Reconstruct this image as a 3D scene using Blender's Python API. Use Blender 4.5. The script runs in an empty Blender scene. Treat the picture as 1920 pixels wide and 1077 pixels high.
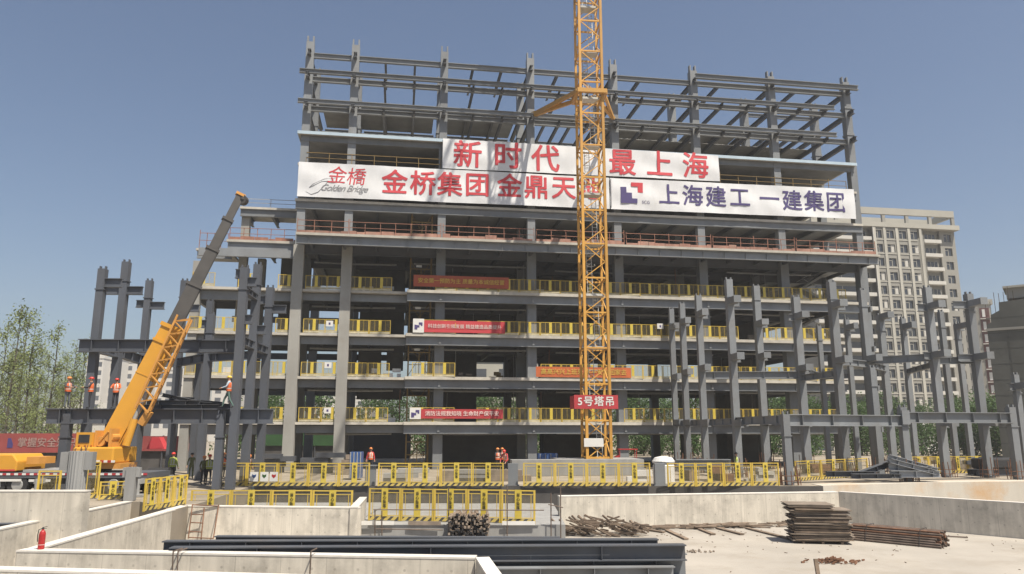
import bpy, bmesh, math, random
from math import sin, cos, pi, radians as R
from mathutils import Vector, Matrix
random.seed(7)
scn = bpy.context.scene
COL = scn.collection

# ------------------------------------------------------------------ camera, sky, sun, exposure
FPX, PIT, H = 1400.0, R(10.953), 3.2            # focal length in px of the 1920 wide photo, pitch, eye height
cam = bpy.data.cameras.new('camera'); camo = bpy.data.objects.new('camera', cam); COL.objects.link(camo)
cam.sensor_width = 36; cam.lens = 36 * FPX / 1920; cam.clip_end = 4000; cam.clip_start = 0.2
camo.location = (0, 0, H); camo.rotation_euler = (pi / 2 + PIT, 0, 0); scn.camera = camo
SUN_AZ, SUN_EL = R(43), R(62)                   # azimuth to the right of straight behind the camera
w = bpy.data.worlds.new('World'); scn.world = w; w.use_nodes = True
nt = w.node_tree; bg = nt.nodes['Background']
sky = nt.nodes.new('ShaderNodeTexSky'); sky.sky_type = 'NISHITA'; sky.sun_disc = False
sky.sun_elevation = SUN_EL; sky.sun_rotation = pi - SUN_AZ
sky.air_density = 1.0; sky.dust_density = 2.0; sky.ozone_density = 2.2; sky.altitude = 0
nt.links.new(sky.outputs[0], bg.inputs[0]); bg.inputs[1].default_value = 0.070
sl = bpy.data.lights.new('sun', 'SUN'); so = bpy.data.objects.new('sun', sl); COL.objects.link(so)
sl.energy = 5.0; sl.angle = R(0.5); sl.color = (1, .92, .79)
sdir = Vector((sin(SUN_AZ) * cos(SUN_EL), -cos(SUN_AZ) * cos(SUN_EL), sin(SUN_EL)))
so.rotation_euler = sdir.to_track_quat('Z', 'Y').to_euler(); so.location = (30, -30, 80)
scn.view_settings.view_transform = 'Standard'; scn.view_settings.look = 'None'
scn.view_settings.exposure = 0.70; scn.view_settings.gamma = 1.0
scn.cycles.max_bounces = 5; scn.cycles.diffuse_bounces = 3

# ------------------------------------------------------------------ surveying: sight lines of the camera
def _ray(x, y):
    a = (x - 960) / FPX; b = -(y - 538.5) / FPX
    return Vector((a, cos(PIT) - b * sin(PIT), sin(PIT) + b * cos(PIT)))
def G(x, y, z=0.0):
    r = _ray(x, y); t = (z - H) / r.z
    return Vector((r.x * t, r.y * t, z))
def D(x, y, Y):
    r = _ray(x, y); t = Y / r.y
    return Vector((r.x * t, Y, H + r.z * t))
BX, BY, TH = -18.99, 64.86, R(8.776)            # front left corner and bearing of the big building
def F(u, v, z=0.0):
    return Vector((BX + u * cos(TH) - v * sin(TH), BY + u * sin(TH) + v * cos(TH), z))
def FU(x, y, v=0.0):                            # a sight line met with the facade plane: u, z
    n = Vector((-sin(TH), cos(TH), 0)); o = F(0, v); r = _ray(x, y)
    t = n.dot(o - Vector((0, 0, H))) / n.dot(r); P = Vector((0, 0, H)) + r * t; d = P - o
    return d.x * cos(TH) + d.y * sin(TH), P.z

# ------------------------------------------------------------------ materials
def mat(name, col, rough=.6, metal=0.0, var=.12, scale=2.0, stretch=(1, 1, 1), bump=0.0, spec=.4, dirt=None, dscale=.6, damt=.5):
    m = bpy.data.materials.new(name); m.use_nodes = True; n = m.node_tree.nodes; l = m.node_tree.links
    b = n['Principled BSDF']; b.inputs['Roughness'].default_value = rough; b.inputs['Metallic'].default_value = metal
    b.inputs['Specular IOR Level'].default_value = spec
    tc = n.new('ShaderNodeTexCoord'); mp = n.new('ShaderNodeMapping'); mp.inputs['Scale'].default_value = stretch
    l.new(tc.outputs['Object'], mp.inputs[0])
    ns = n.new('ShaderNodeTexNoise'); ns.inputs['Scale'].default_value = scale; ns.inputs['Detail'].default_value = 6
    l.new(mp.outputs[0], ns.inputs['Vector'])
    rp = n.new('ShaderNodeValToRGB'); rp.color_ramp.elements[0].position = .32; rp.color_ramp.elements[1].position = .68
    rp.color_ramp.elements[0].color = (*[c * (1 - var) for c in col], 1); rp.color_ramp.elements[1].color = (*[min(1, c * (1 + var)) for c in col], 1)
    l.new(ns.outputs['Fac'], rp.inputs[0]); out = rp.outputs[0]
    if dirt:
        n2 = n.new('ShaderNodeTexNoise'); n2.inputs['Scale'].default_value = dscale; n2.inputs['Detail'].default_value = 8
        n2.inputs['Roughness'].default_value = .7; l.new(tc.outputs['Object'], n2.inputs['Vector'])
        r2 = n.new('ShaderNodeValToRGB'); r2.color_ramp.elements[0].position = .48; r2.color_ramp.elements[1].position = .72
        r2.color_ramp.elements[0].color = (0, 0, 0, 1); r2.color_ramp.elements[1].color = (damt,) * 3 + (1,)
        l.new(n2.outputs['Fac'], r2.inputs[0])
        mx = n.new('ShaderNodeMix'); mx.data_type = 'RGBA'; l.new(r2.outputs[0], mx.inputs[0]); l.new(out, mx.inputs[6])
        mx.inputs[7].default_value = (*dirt, 1); out = mx.outputs[2]
    if var > .05:                                    # each piece a little lighter or darker than its neighbour
        oi = n.new('ShaderNodeObjectInfo'); mr = n.new('ShaderNodeMapRange'); l.new(oi.outputs['Random'], mr.inputs[0]); mr.inputs[3].default_value = .86; mr.inputs[4].default_value = 1.12
        hv = n.new('ShaderNodeHueSaturation'); l.new(mr.outputs[0], hv.inputs['Value']); l.new(out, hv.inputs['Color']); out = hv.outputs[0]
    l.new(out, b.inputs['Base Color'])
    if bump:
        bp = n.new('ShaderNodeBump'); bp.inputs['Strength'].default_value = bump; bp.inputs['Distance'].default_value = .05
        l.new(ns.outputs['Fac'], bp.inputs['Height']); l.new(bp.outputs[0], b.inputs['Normal'])
    return m

def concrete_wall(name, col, seams=1.25):       # board marks, vertical streaks, tie holes
    m = mat(name, col, .85, var=.15, scale=1.1, stretch=(3, 3, .35), bump=.2, dirt=tuple(c * .55 for c in col), dscale=.8, damt=.8)
    n = m.node_tree.nodes; l = m.node_tree.links; b = n['Principled BSDF']
    src = b.inputs['Base Color'].links[0].from_socket
    tc = n.new('ShaderNodeTexCoord'); sp = n.new('ShaderNodeSeparateXYZ'); l.new(tc.outputs['Object'], sp.inputs[0])
    def M(op, a, v=None, c=None):
        q = n.new('ShaderNodeMath'); q.operation = op
        for i, s in enumerate((a, v, c)):
            if s is None: continue
            if isinstance(s, (int, float)): q.inputs[i].default_value = s
            else: l.new(s, q.inputs[i])
        return q.outputs[0]
    fx = M('FRACT', M('DIVIDE', sp.outputs[0], seams)); lx = M('LESS_THAN', fx, .018)
    a = M('SUBTRACT', M('FRACT', M('DIVIDE', sp.outputs[0], .62)), .5); c = M('SUBTRACT', M('FRACT', M('DIVIDE', sp.outputs[2], .7)), .5)
    dd = M('ADD', M('MULTIPLY', M('MULTIPLY', a, a), .38), M('MULTIPLY', M('MULTIPLY', c, c), .49)); hol = M('LESS_THAN', dd, .0012)
    nz = n.new('ShaderNodeTexNoise'); nz.inputs['Scale'].default_value = .9; l.new(tc.outputs['Object'], nz.inputs['Vector'])
    f = M('MULTIPLY', M('MAXIMUM', lx, hol), M('MULTIPLY', nz.outputs['Fac'], .75))
    mp2 = n.new('ShaderNodeMapping'); mp2.inputs['Scale'].default_value = (4.5, 4.5, .12); l.new(tc.outputs['Object'], mp2.inputs[0])
    n3 = n.new('ShaderNodeTexNoise'); n3.inputs['Scale'].default_value = 1.3; n3.inputs['Detail'].default_value = 5; l.new(mp2.outputs[0], n3.inputs['Vector'])
    drip = M('MULTIPLY', M('SUBTRACT', M('MINIMUM', n3.outputs['Fac'], .72), .56), 3.2); f = M('MAXIMUM', f, M('MULTIPLY', M('MAXIMUM', drip, 0.0), nz.outputs['Fac']))
    mx = n.new('ShaderNodeMix'); mx.data_type = 'RGBA'; l.new(f, mx.inputs[0]); l.new(src, mx.inputs[6]); mx.inputs[7].default_value = (*[k * .35 for k in col], 1)
    l.new(mx.outputs[2], b.inputs['Base Color']); return m

def hazard(name, ca, cb, per=.36):              # slanted black and yellow bars
    m = bpy.data.materials.new(name); m.use_nodes = True; n = m.node_tree.nodes; l = m.node_tree.links
    b = n['Principled BSDF']; b.inputs['Roughness'].default_value = .5
    tc = n.new('ShaderNodeTexCoord'); sp = n.new('ShaderNodeSeparateXYZ'); l.new(tc.outputs['Object'], sp.inputs[0])
    s = n.new('ShaderNodeMath'); s.operation = 'SUBTRACT'; l.new(sp.outputs[0], s.inputs[0]); l.new(sp.outputs[2], s.inputs[1])
    d = n.new('ShaderNodeMath'); d.operation = 'DIVIDE'; l.new(s.outputs[0], d.inputs[0]); d.inputs[1].default_value = per
    fr = n.new('ShaderNodeMath'); fr.operation = 'FRACT'; l.new(d.outputs[0], fr.inputs[0])
    g = n.new('ShaderNodeMath'); g.operation = 'GREATER_THAN'; l.new(fr.outputs[0], g.inputs[0]); g.inputs[1].default_value = .55
    mx = n.new('ShaderNodeMix'); mx.data_type = 'RGBA'; l.new(g.outputs[0], mx.inputs[0]); mx.inputs[6].default_value = (*ca, 1); mx.inputs[7].default_value = (*cb, 1)
    l.new(mx.outputs[2], b.inputs['Base Color']); return m

def net(name, col, density):                    # woven wire mesh: a fine grid of holes
    m = mat(name, col, .6); n = m.node_tree.nodes; l = m.node_tree.links; b = n['Principled BSDF']
    tc = n.new('ShaderNodeTexCoord'); sp = n.new('ShaderNodeSeparateXYZ'); l.new(tc.outputs['Object'], sp.inputs[0])
    outs = []
    for k in (0, 2):
        d = n.new('ShaderNodeMath'); d.operation = 'DIVIDE'; l.new(sp.outputs[k], d.inputs[0]); d.inputs[1].default_value = .06
        fr = n.new('ShaderNodeMath'); fr.operation = 'FRACT'; l.new(d.outputs[0], fr.inputs[0])
        g = n.new('ShaderNodeMath'); g.operation = 'LESS_THAN'; l.new(fr.outputs[0], g.inputs[0]); g.inputs[1].default_value = density; outs.append(g.outputs[0])
    mm = n.new('ShaderNodeMath'); mm.operation = 'MAXIMUM'; l.new(outs[0], mm.inputs[0]); l.new(outs[1], mm.inputs[1])
    l.new(mm.outputs[0], b.inputs['Alpha']); return m

M_ = {}
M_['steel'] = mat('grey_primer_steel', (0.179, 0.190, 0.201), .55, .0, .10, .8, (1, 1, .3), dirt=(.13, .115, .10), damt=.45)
M_['steel_pale'] = mat('pale_primer_steel', (.25, .262, .28), .5, .0, .10, .8, dirt=(.15, .13, .11), damt=.4)
M_['steel_dark'] = mat('dark_grey_steel', (0.072, 0.079, 0.092), .55, .0, .12, 1.0, dirt=(.12, .10, .085), damt=.4)
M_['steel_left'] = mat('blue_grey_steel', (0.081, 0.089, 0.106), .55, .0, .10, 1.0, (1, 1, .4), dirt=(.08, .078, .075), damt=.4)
M_['slab'] = mat('slab_concrete', (.42, .395, .345), .9, 0, .12, 1.5, dirt=(.25, .23, .2))
M_['soffit'] = mat('metal_deck', (0.200, 0.200, 0.195), .7, 0, .2, .5, dirt=(.12, .11, .1))
M_['deck'] = mat('galvanised_deck', (0.228, 0.228, 0.220), .6, 0, .25, .5, dirt=(.2, .17, .14))
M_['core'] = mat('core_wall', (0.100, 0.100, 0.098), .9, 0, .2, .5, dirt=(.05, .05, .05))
M_['trim'] = mat('pale_blue_edge', (0.418, 0.517, 0.593), .5, 0, .06, 1)
M_['fire'] = mat('fireproof_grey', (0.257, 0.252, 0.233), .85, 0, .10, .6, (1, 1, .3), dirt=(.2, .18, .155))
M_['banner'] = mat('white_banner_cloth', (0.608, 0.616, 0.631), .7, 0, .05, .9, (1, 1, .45), bump=.5, dirt=(.48, .47, .45), dscale=.35, damt=.45)
M_['red_ink'] = mat('red_ink', (0.476, 0.038, 0.051), .6, 0, .04)
M_['grey_ink'] = mat('grey_ink', (.21, .21, .22), .6, 0, .04)
M_['violet_ink'] = mat('violet_ink', (0.057, 0.042, 0.144), .6, 0, .04)
M_['red_cloth'] = mat('red_cloth', (0.395, 0.038, 0.046), .7, 0, .08, 1)
M_['rust_cloth'] = mat('red_brown_cloth', (0.319, 0.065, 0.030), .7, 0, .12, 1)
M_['orange_cloth'] = mat('orange_cloth', (0.471, 0.114, 0.034), .7, 0, .15, 1)
M_['white'] = mat('white_paint', (0.593, 0.585, 0.562), .5, 0, .05)
M_['yellow_ink'] = mat('yellow_ink', (0.570, 0.380, 0.068), .6)
M_['pink_ink'] = mat('faded_white_ink', (0.608, 0.471, 0.441), .6)
M_['yellow'] = mat('yellow_fence_paint', (0.502, 0.357, 0.057), .5, 0, .08, 2, dirt=(.45, .34, .12), dscale=1.5, damt=.5)
M_['yellow_plate'] = mat('yellow_plate', (0.517, 0.395, 0.053), .45, 0, .05, 2, dirt=(.55, .42, .15), dscale=2)
M_['hazard'] = hazard('hazard_stripe', (.50, .38, .10), (.06, .055, .045))
M_['net'] = net('wire_net', (.30, .25, .13), .09)
M_['toe_board'] = mat('pale_toe_board', (0.426, 0.380, 0.251), .8, 0, .25, 2.5, dirt=(.35, .3, .2), dscale=2)
M_['black_ink'] = mat('black_ink', (0.038, 0.034, 0.023), .6)
M_['crane'] = mat('tower_crane_yellow', (.50, .265, .05), .5, 0, .10, 1.2, dirt=(.35, .18, .06), damt=.5)
M_['truck'] = mat('truck_crane_yellow', (0.547, 0.274, 0.034), .4, 0, .05, 1, dirt=(.5, .26, .06), damt=.3)
M_['jib'] = mat('jib_orange', (0.471, 0.228, 0.053), .5, 0, .1, 2)
M_['boom'] = mat('grey_boom', (.062, .058, .055), .5, 0, .12, 1.5)
M_['galv'] = mat('galvanised', (0.319, 0.319, 0.312), .5, .2, .1, 3)
M_['dark'] = mat('black_rubber', (0.025, 0.025, 0.027), .8, 0, .2, 3)
M_['glass'] = mat('dark_glass', (0.030, 0.035, 0.045), .15, 0, .1, 1, spec=.6)
M_['concrete'] = concrete_wall('cast_concrete', (.52, .48, .41))
M_['concrete_top'] = mat('wall_top_concrete', (0.570, 0.541, 0.494), .9, 0, .08, 3, bump=.1)
M_['stub'] = mat('stub_concrete', (0.228, 0.228, 0.224), .9, 0, .12, 1, (2, 2, .3), bump=.2)
M_['floor'] = mat('pit_floor', (0.358, 0.328, 0.287), .9, 0, .10, .35, bump=.2, dirt=(.25, .215, .17), dscale=.3, damt=.75)
M_['ground'] = mat('dusty_ground', (0.251, 0.217, 0.171), .95, 0, .2, .5, bump=.3, dirt=(.22, .185, .145), dscale=.2, damt=.7)
M_['shade_and_panel'] = mat('dark_shade_and_panel', (0.063, 0.059, 0.056), .9, 0, .25, .8)  # near black: painted shade on the pit edge, also the hoardings' lower panels
M_['stain'] = mat('stained_edge', (0.426, 0.395, 0.342), .9, 0, .06, 1.0, (1.6, 1.6, .12), dirt=(.42, .25, .11), dscale=.35, damt=.8)
M_['wood'] = mat('weathered_wood', (0.180, 0.135, 0.099), .9, 0, .35, 2.5, (1, 1, 1), dirt=(.10, .08, .065), dscale=3)
M_['ply'] = mat('grey_plywood', (0.205, 0.167, 0.133), .9, 0, .25, 2, dirt=(.17, .14, .115), dscale=1.5)
M_['rust'] = mat('rusty_steel', (0.153, 0.077, 0.045), .85, 0, .3, 4)
M_['pipe'] = mat('rusty_pipe', (0.126, 0.095, 0.077), .7, .2, .3, 3)
M_['rust_rail'] = mat('red_oxide_rail', (0.251, 0.114, 0.076), .7, 0, .2, 3)
M_['faded_board'] = mat('faded_red_board', (.27, .14, .105), .85, 0, .3, 1.2, dirt=(.30, .22, .17), dscale=.8)
M_['brown_frame'] = mat('ochre_frame', (0.198, 0.129, 0.042), .7, 0, .15, 2)
M_['ext_red'] = mat('extinguisher_red', (0.342, 0.023, 0.023), .35, 0, .05, 3)
M_['blue'] = mat('blue_paint', (0.038, 0.091, 0.243), .5, 0, .1, 2)
M_['green_board'] = mat('green_hoarding', (0.034, 0.091, 0.030), .8, 0, .15, 1)
M_['skin'] = mat('skin', (0.450, 0.260, 0.170), .6, 0, .05)
M_['eye'] = mat('eye', (0.020, 0.015, 0.012), .3)
M_['orange_vest'] = mat('orange_vest', (0.570, 0.122, 0.038), .7, 0, .08, 6)
M_['lime_vest'] = mat('lime_vest', (0.319, 0.380, 0.076), .7, 0, .08, 6)
M_['silver'] = mat('reflective_strip', (0.456, 0.456, 0.426), .4)
M_['denim'] = mat('grey_trousers', (0.091, 0.106, 0.122), .8, 0, .15, 6)
M_['dark_cloth'] = mat('dark_trousers', (0.027, 0.027, 0.034), .8, 0, .15, 6)
M_['teal_cloth'] = mat('green_trousers', (0.076, 0.129, 0.114), .8, 0, .15, 6)
M_['blue_shirt'] = mat('light_blue_shirt', (0.319, 0.380, 0.441), .8, 0, .1, 6)
M_['dark_shirt'] = mat('dark_shirt', (0.046, 0.046, 0.053), .8, 0, .1, 6)
M_['camo_shirt'] = mat('olive_shirt', (0.091, 0.106, 0.046), .8, 0, .4, 12)
M_['red_hat'] = mat('red_helmet', (0.471, 0.038, 0.027), .35)
M_['yellow_hat'] = mat('yellow_helmet', (0.547, 0.365, 0.046), .35)
M_['orange_hat'] = mat('orange_helmet', (0.570, 0.198, 0.053), .35)
M_['apt'] = mat('beige_render', (0.27, 0.262, 0.235), .9, 0, .08, .3, dirt=(.24, .22, .19), dscale=.15)
M_['apt_light'] = mat('cream_render', (0.380, 0.365, 0.319), .9, 0, .06, .3)
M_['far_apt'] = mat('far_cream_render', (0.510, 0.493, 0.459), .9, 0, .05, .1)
M_['far_win'] = mat('far_window', (0.091, 0.099, 0.114), .4, 0, .2, .4)
M_['balcony'] = mat('white_balcony', (0.471, 0.456, 0.418), .8, 0, .05, .5)
M_['brick'] = mat('dark_red_panel', (0.106, 0.034, 0.034), .8, 0, .1, .5)
M_['net_seam'] = mat('net_seam', (.05, .052, .048), .9)
M_['net_cloth'] = mat('grey_green_safety_net', (0.077, 0.079, 0.072), .9, 0, .22, .3, (1, 1, 1), bump=.3)
M_['bark'] = mat('bark', (.085, .075, .055), .9, 0, .2, 3)
def leafmat(name, a, b):
    m = mat(name, a, .7, var=.35, scale=.9); n = m.node_tree.nodes; l = m.node_tree.links; p = n['Principled BSDF']
    tr = n.new('ShaderNodeBsdfTranslucent'); tr.inputs[0].default_value = (*b, 1); mx = n.new('ShaderNodeMixShader'); mx.inputs[0].default_value = .3
    o = n['Material Output']; l.new(p.outputs[0], mx.inputs[1]); l.new(tr.outputs[0], mx.inputs[2]); l.new(mx.outputs[0], o.inputs[0]); return m
M_['leaf_spring'] = leafmat('spring_leaf', (.19, .225, .085), (.19, .23, .07))
M_['leaf_dark'] = leafmat('dense_leaf', (.055, .105, .03), (.08, .14, .03))

# ------------------------------------------------------------------ mesh builder
class MB:
    def __init__(s): s.v = []; s.f = []; s.m = []
    def add(s, vs, fs, mi=0):
        o = len(s.v); s.v += [tuple(p) for p in vs]; s.f += [tuple(i + o for i in f) for f in fs]; s.m += [mi] * len(fs); return s
    def box(s, x0, x1, y0, y1, z0, z1, mi=0):
        return s.add([(x0, y0, z0), (x1, y0, z0), (x1, y1, z0), (x0, y1, z0), (x0, y0, z1), (x1, y0, z1), (x1, y1, z1), (x0, y1, z1)],
                     [(3, 2, 1, 0), (4, 5, 6, 7), (0, 1, 5, 4), (1, 2, 6, 5), (2, 3, 7, 6), (3, 0, 4, 7)], mi)
    def frame(s, p, q):
        d = (Vector(q) - Vector(p)).normalized(); up = Vector((0, 0, 1)) if abs(d.z) < .95 else Vector((0, 1, 0))
        a = d.cross(up).normalized(); b = a.cross(d).normalized(); return d, a, b
    def bar(s, p, q, w, h=None, mi=0, ow=0, oh=0, w2=None, h2=None):
        h = w if h is None else h; p = Vector(p); q = Vector(q); d, a, b = s.frame(p, q); vs = []
        for c, ww, hh in ((p, w, h), (q, w2 or w, h2 or h)):
            for sx, sz in ((-1, -1), (1, -1), (1, 1), (-1, 1)): vs.append(c + a * (ow + sx * ww / 2) + b * (oh + sz * hh / 2))
        return s.add(vs, [(3, 2, 1, 0), (4, 5, 6, 7), (0, 1, 5, 4), (1, 2, 6, 5), (2, 3, 7, 6), (3, 0, 4, 7)], mi)
    def ibeam(s, p, q, hh, bw, tf=.03, tw=.02, mi=0, ribs=0):      # line runs along the middle of the section
        s.bar(p, q, tw, hh - 2 * tf, mi); s.bar(p, q, bw, tf, mi, oh=hh / 2 - tf / 2); s.bar(p, q, bw, tf, mi, oh=-hh / 2 + tf / 2)
        p = Vector(p); q = Vector(q); d, a, b = s.frame(p, q); L = (q - p).length
        for k in range(ribs):
            c = p + d * (L * (k + .5) / ribs); s.bar(c - d * .012, c + d * .012, bw * .92, hh - 2 * tf - .004, mi)
        return s
    def tube(s, pts, rad, n=8, mi=0, caps=True):
        pts = [Vector(p) for p in pts]; rad = rad if isinstance(rad, (list, tuple)) else [rad] * len(pts); rings = []; o = len(s.v); pa = None
        for i, p in enumerate(pts):
            d = (pts[min(i + 1, len(pts) - 1)] - pts[max(i - 1, 0)]).normalized()
            if pa is None: a = d.cross(Vector((0, 0, 1)) if abs(d.z) < .9 else Vector((0, 1, 0))).normalized()
            else: a = (pa - d * pa.dot(d)).normalized()
            pa = a; b = d.cross(a)
            for k in range(n): t = 2 * pi * k / n; s.v.append(tuple(p + (a * cos(t) + b * sin(t)) * rad[i]))
        for i in range(len(pts) - 1):
            for k in range(n):
                s.f.append((o + i * n + k, o + i * n + (k + 1) % n, o + (i + 1) * n + (k + 1) % n, o + (i + 1) * n + k)); s.m.append(mi)
        if caps:
            s.f.append(tuple(o + k for k in range(n))[::-1]); s.m.append(mi); e = o + (len(pts) - 1) * n; s.f.append(tuple(e + k for k in range(n))); s.m.append(mi)
        return s
    def lathe(s, prof, n=14, mi=0, c=(0, 0, 0)):
        return s.tube([(c[0], c[1], c[2] + z) for r, z in prof], [max(r, .001) for r, z in prof], n, mi)
    def prism(s, poly, y0, y1, mi=0):             # poly in x,z
        k = len(poly); vs = [(x, y0, z) for x, z in poly] + [(x, y1, z) for x, z in poly]
        return s.add(vs, [tuple(range(k)), tuple(range(2 * k - 1, k - 1, -1))] + [(i, i + k, (i + 1) % k + k, (i + 1) % k) for i in range(k)], mi)
    def build(s, name, mats, parent=None, loc=None, rz=None, smooth=False):
        me = bpy.data.meshes.new(name); me.from_pydata(s.v, [], s.f)
        mats = mats if isinstance(mats, (list, tuple)) else [mats]
        for m in mats: me.materials.append(M_[m] if isinstance(m, str) else m)
        me.polygons.foreach_set('material_index', s.m)
        if smooth: me.polygons.foreach_set('use_smooth', [True] * len(me.polygons))
        bm = bmesh.new(); bm.from_mesh(me); bmesh.ops.recalc_face_normals(bm, faces=bm.faces); bm.to_mesh(me); bm.free()
        return link(name, me, parent, loc, rz)
def link(name, me, parent=None, loc=None, rz=None):
    o = bpy.data.objects.new(name, me); COL.objects.link(o); o.parent = parent
    if loc is not None: o.location = loc
    if rz is not None: o.rotation_euler = (0, 0, rz)
    return o
def tag(o, label, cat, group=None, kind=None):
    if label: o['label'] = label
    if cat: o['category'] = cat
    if group: o['group'] = group
    if kind: o['kind'] = kind
    return o
def thing(name, label, cat, loc=(0, 0, 0), rz=0, group=None):
    o = bpy.data.objects.new(name, None); COL.objects.link(o); o.location = loc; o.rotation_euler = (0, 0, rz); o.empty_display_size = .2
    return tag(o, label, cat, group)
def structure(o): o['kind'] = 'structure'; return o
def dup(root, loc, rz, label=None, group=None, sc=None):
    r = root.copy(); COL.objects.link(r); r.location = loc; r.rotation_euler = (0, 0, rz)
    if sc: r.scale = sc
    if label: r['label'] = label
    if group: r['group'] = group
    for ch in list(root.children):
        c = ch.copy(); COL.objects.link(c); c.parent = r
        for g in ch.children: d = g.copy(); COL.objects.link(d); d.parent = c
    return r
def text_mesh(body, size, bold=.0, shear=0, align='CENTER', space=1.0, depth=.0):
    c = bpy.data.curves.new('lettering', 'FONT'); c.body = body; c.size = size; c.shear = shear
    c.align_x = align; c.align_y = 'CENTER'; c.space_character = space; c.extrude = depth; c.resolution_u = 3
    o = bpy.data.objects.new('t', c); COL.objects.link(o); dg = bpy.context.evaluated_depsgraph_get()
    me = bpy.data.meshes.new_from_object(o.evaluated_get(dg)); bpy.data.objects.remove(o); bpy.data.curves.remove(c)
    for v in me.vertices: x, y, z = v.co; v.co = (x, -z, y)
    me.materials.clear()
    if bold:                                        # heavier strokes: the outline laid over itself, slightly shifted
        V = [v.co.copy() for v in me.vertices]; Fc = [tuple(p.vertices) for p in me.polygons]; vs, fs, e = [], [], bold * size
        for i, (dx, dz) in enumerate(((0, 0), (1, 0), (-1, 0), (0, 1), (0, -1), (.7, .7), (-.7, .7), (.7, -.7), (-.7, -.7))):
            o_ = len(vs); vs += [(v.x + dx * e, v.y - .0012 * i, v.z + dz * e) for v in V]; fs += [tuple(k + o_ for k in f) for f in Fc]
        me = bpy.data.meshes.new('lettering'); me.from_pydata(vs, [], fs)
    return me
def lettering(body, size, m, parent, loc, name='lettering', rz=0, warp=None, **k):
    me = text_mesh(body, size, **k); me.materials.append(M_[m])
    if warp:
        for v in me.vertices: v.co.y += warp(v.co.x + loc[0], v.co.z + loc[2])
    return link(name, me, parent, loc, rz)

# ------------------------------------------------------------------ the setting: ground, pit, ledges
FLOOR = -1.6
def sheet(name, polys, z, m, cut=1.6):
    b = MB()
    for p in polys: b.add([(x, y, z) for x, y in p], [tuple(range(len(p)))])
    return structure(b.build(name, m))
EDGE = [(-7.0, 46.15), (2.4, 46.15), (18.6, 46.3), (26.5, 49.2), (60, 54.5), (600, 140)]     # lip of the pit
sheet('ground', [[(-3000, 46.15), (-7.0, 46.15), (2.4, 46.15), (18.6, 46.3), (18.6, 3000), (-3000, 3000)],
                 [(18.6, 46.3), (26.5, 49.2), (60, 54.5), (600, 140), (3000, 500), (3000, 3000), (18.6, 3000)],
                 [(-3000, 28.9), (-18.2, 28.9), (-18.2, 46.15), (-3000, 46.15)], ], -.02, 'ground')
b = MB(); pg = [(-18.2, 36.2), (-17.4, 36.2), (-15.2, 33.9), (-14.1, 31.8), (-14.35, 36.2), (-15.6, 46.15), (-18.2, 46.15)]; n_ = len(pg)
b.add([(x, y, FLOOR) for x, y in pg] + [(x, y, -.02) for x, y in pg], [tuple(range(n_, 2 * n_))] + [(i, (i + 1) % n_, n_ + (i + 1) % n_, n_ + i) for i in range(n_)]); structure(b.build('earth_ledge', 'ground'))
sheet('pit_floor', [[(-60, -40), (600, -40), (600, 140), (60, 60), (-60, 60)]], FLOOR, 'floor')
b = MB(); b.box(-15.4, -7.3, 34.4, 46.1, FLOOR, -.95); b.box(-7.3, 2.45, 35.75, 46.1, FLOOR, -1.0)
structure(b.build('concrete_ledge', 'stub'))
b = MB()                                          # lip: lit concrete edge on the right, overhang shade painted as a dark strip on the left
for (x0, y0), (x1, y1) in zip(EDGE[2:5], EDGE[3:]):
    b.add([(x0, y0 - .004, FLOOR), (x1, y1 - .004, FLOOR), (x1, y1 - .004, .004), (x0, y0 - .004, .004)], [(0, 1, 2, 3)])
    b.add([(x0, y0 - .004, .004), (x1, y1 - .004, .004), (x1, y1 + 1.7, .004), (x0, y0 + 1.7, .004)], [(0, 1, 2, 3)])
structure(b.build('pit_edge', 'stain'))
b = MB(); b.box(-15.4, 18.6, 46.1, 46.148, FLOOR, -.002); structure(b.build('pit_edge_painted_shade', 'shade_and_panel'))  # dark strip: shade under the slab edge put into the colour

# ------------------------------------------------------------------ retaining walls of the pit
def wall(label, p, q, z0, z1, t=.35, name='retaining_wall', ends=0):
    p = Vector((*p, 0)); q = Vector((*q, 0)); L = (q - p).length; a = math.atan2(q.y - p.y, q.x - p.x)
    r = thing(name, label, 'wall', (p.x, p.y, 0), a)
    b = MB(); b.box(0, L, 0, t, z0, z1 - .05); b.build('wall_face', 'concrete', r)
    c = MB(); c.box(-.012, L + .012, -.012, t + .012, z1 - .05, z1); c.build('wall_cap', 'concrete_top', r)
    return r
wall('low concrete wall with bright cap running back from the far left, behind the red extinguisher', (-16.75, 20), (-17.8, 36.3), FLOOR, 0, .35)
wall('concrete wall with a long white diagonal cap, running back to the rebar ladder', (-13.2, 21.9), (-14.3, 34.2), FLOOR, 0, .35)
wall('long front concrete wall below the grey steel beams with the extinguisher on its left end', (-13.6, 21.5), (-.97, 20.3), FLOOR, 0, .38)
wall('nearest concrete wall, only its white cap showing in the bottom left corner', (-12.9, 18.72), (-4, 17.5), FLOOR, 0, .38)
wall('short concrete return wall coming forward beside the deep steel girder', (-.93, 20.35), (-.2, 15.5), FLOOR, 0, .33)
wall('sunlit back wall behind the rebar ladder, below the lower yellow fence', (-14.5, 34.09), (-6.6, 33.3), FLOOR, 0, .35)
wall('short concrete wall end pointing away beside the timber and scaffold poles', (-6.62, 33.3), (-7.2, 38.3), FLOOR, .02, .33)
wall('higher concrete wall at the far left with the ribbed column stub behind it', (-44, 28.6), (-15.75, 28.45), FLOOR, 1.06, .42)
wall('long sunlit wall with tie holes behind the stacked plywood and timber heap', (2.4, 39.15), (17.66, 41.85), FLOOR, 0, .35)
wall('shaded grey wall coming forward at the right behind the pipe bundle', (17.7, 41.87), (27.6, 30.6), FLOOR, 0, .35)

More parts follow.
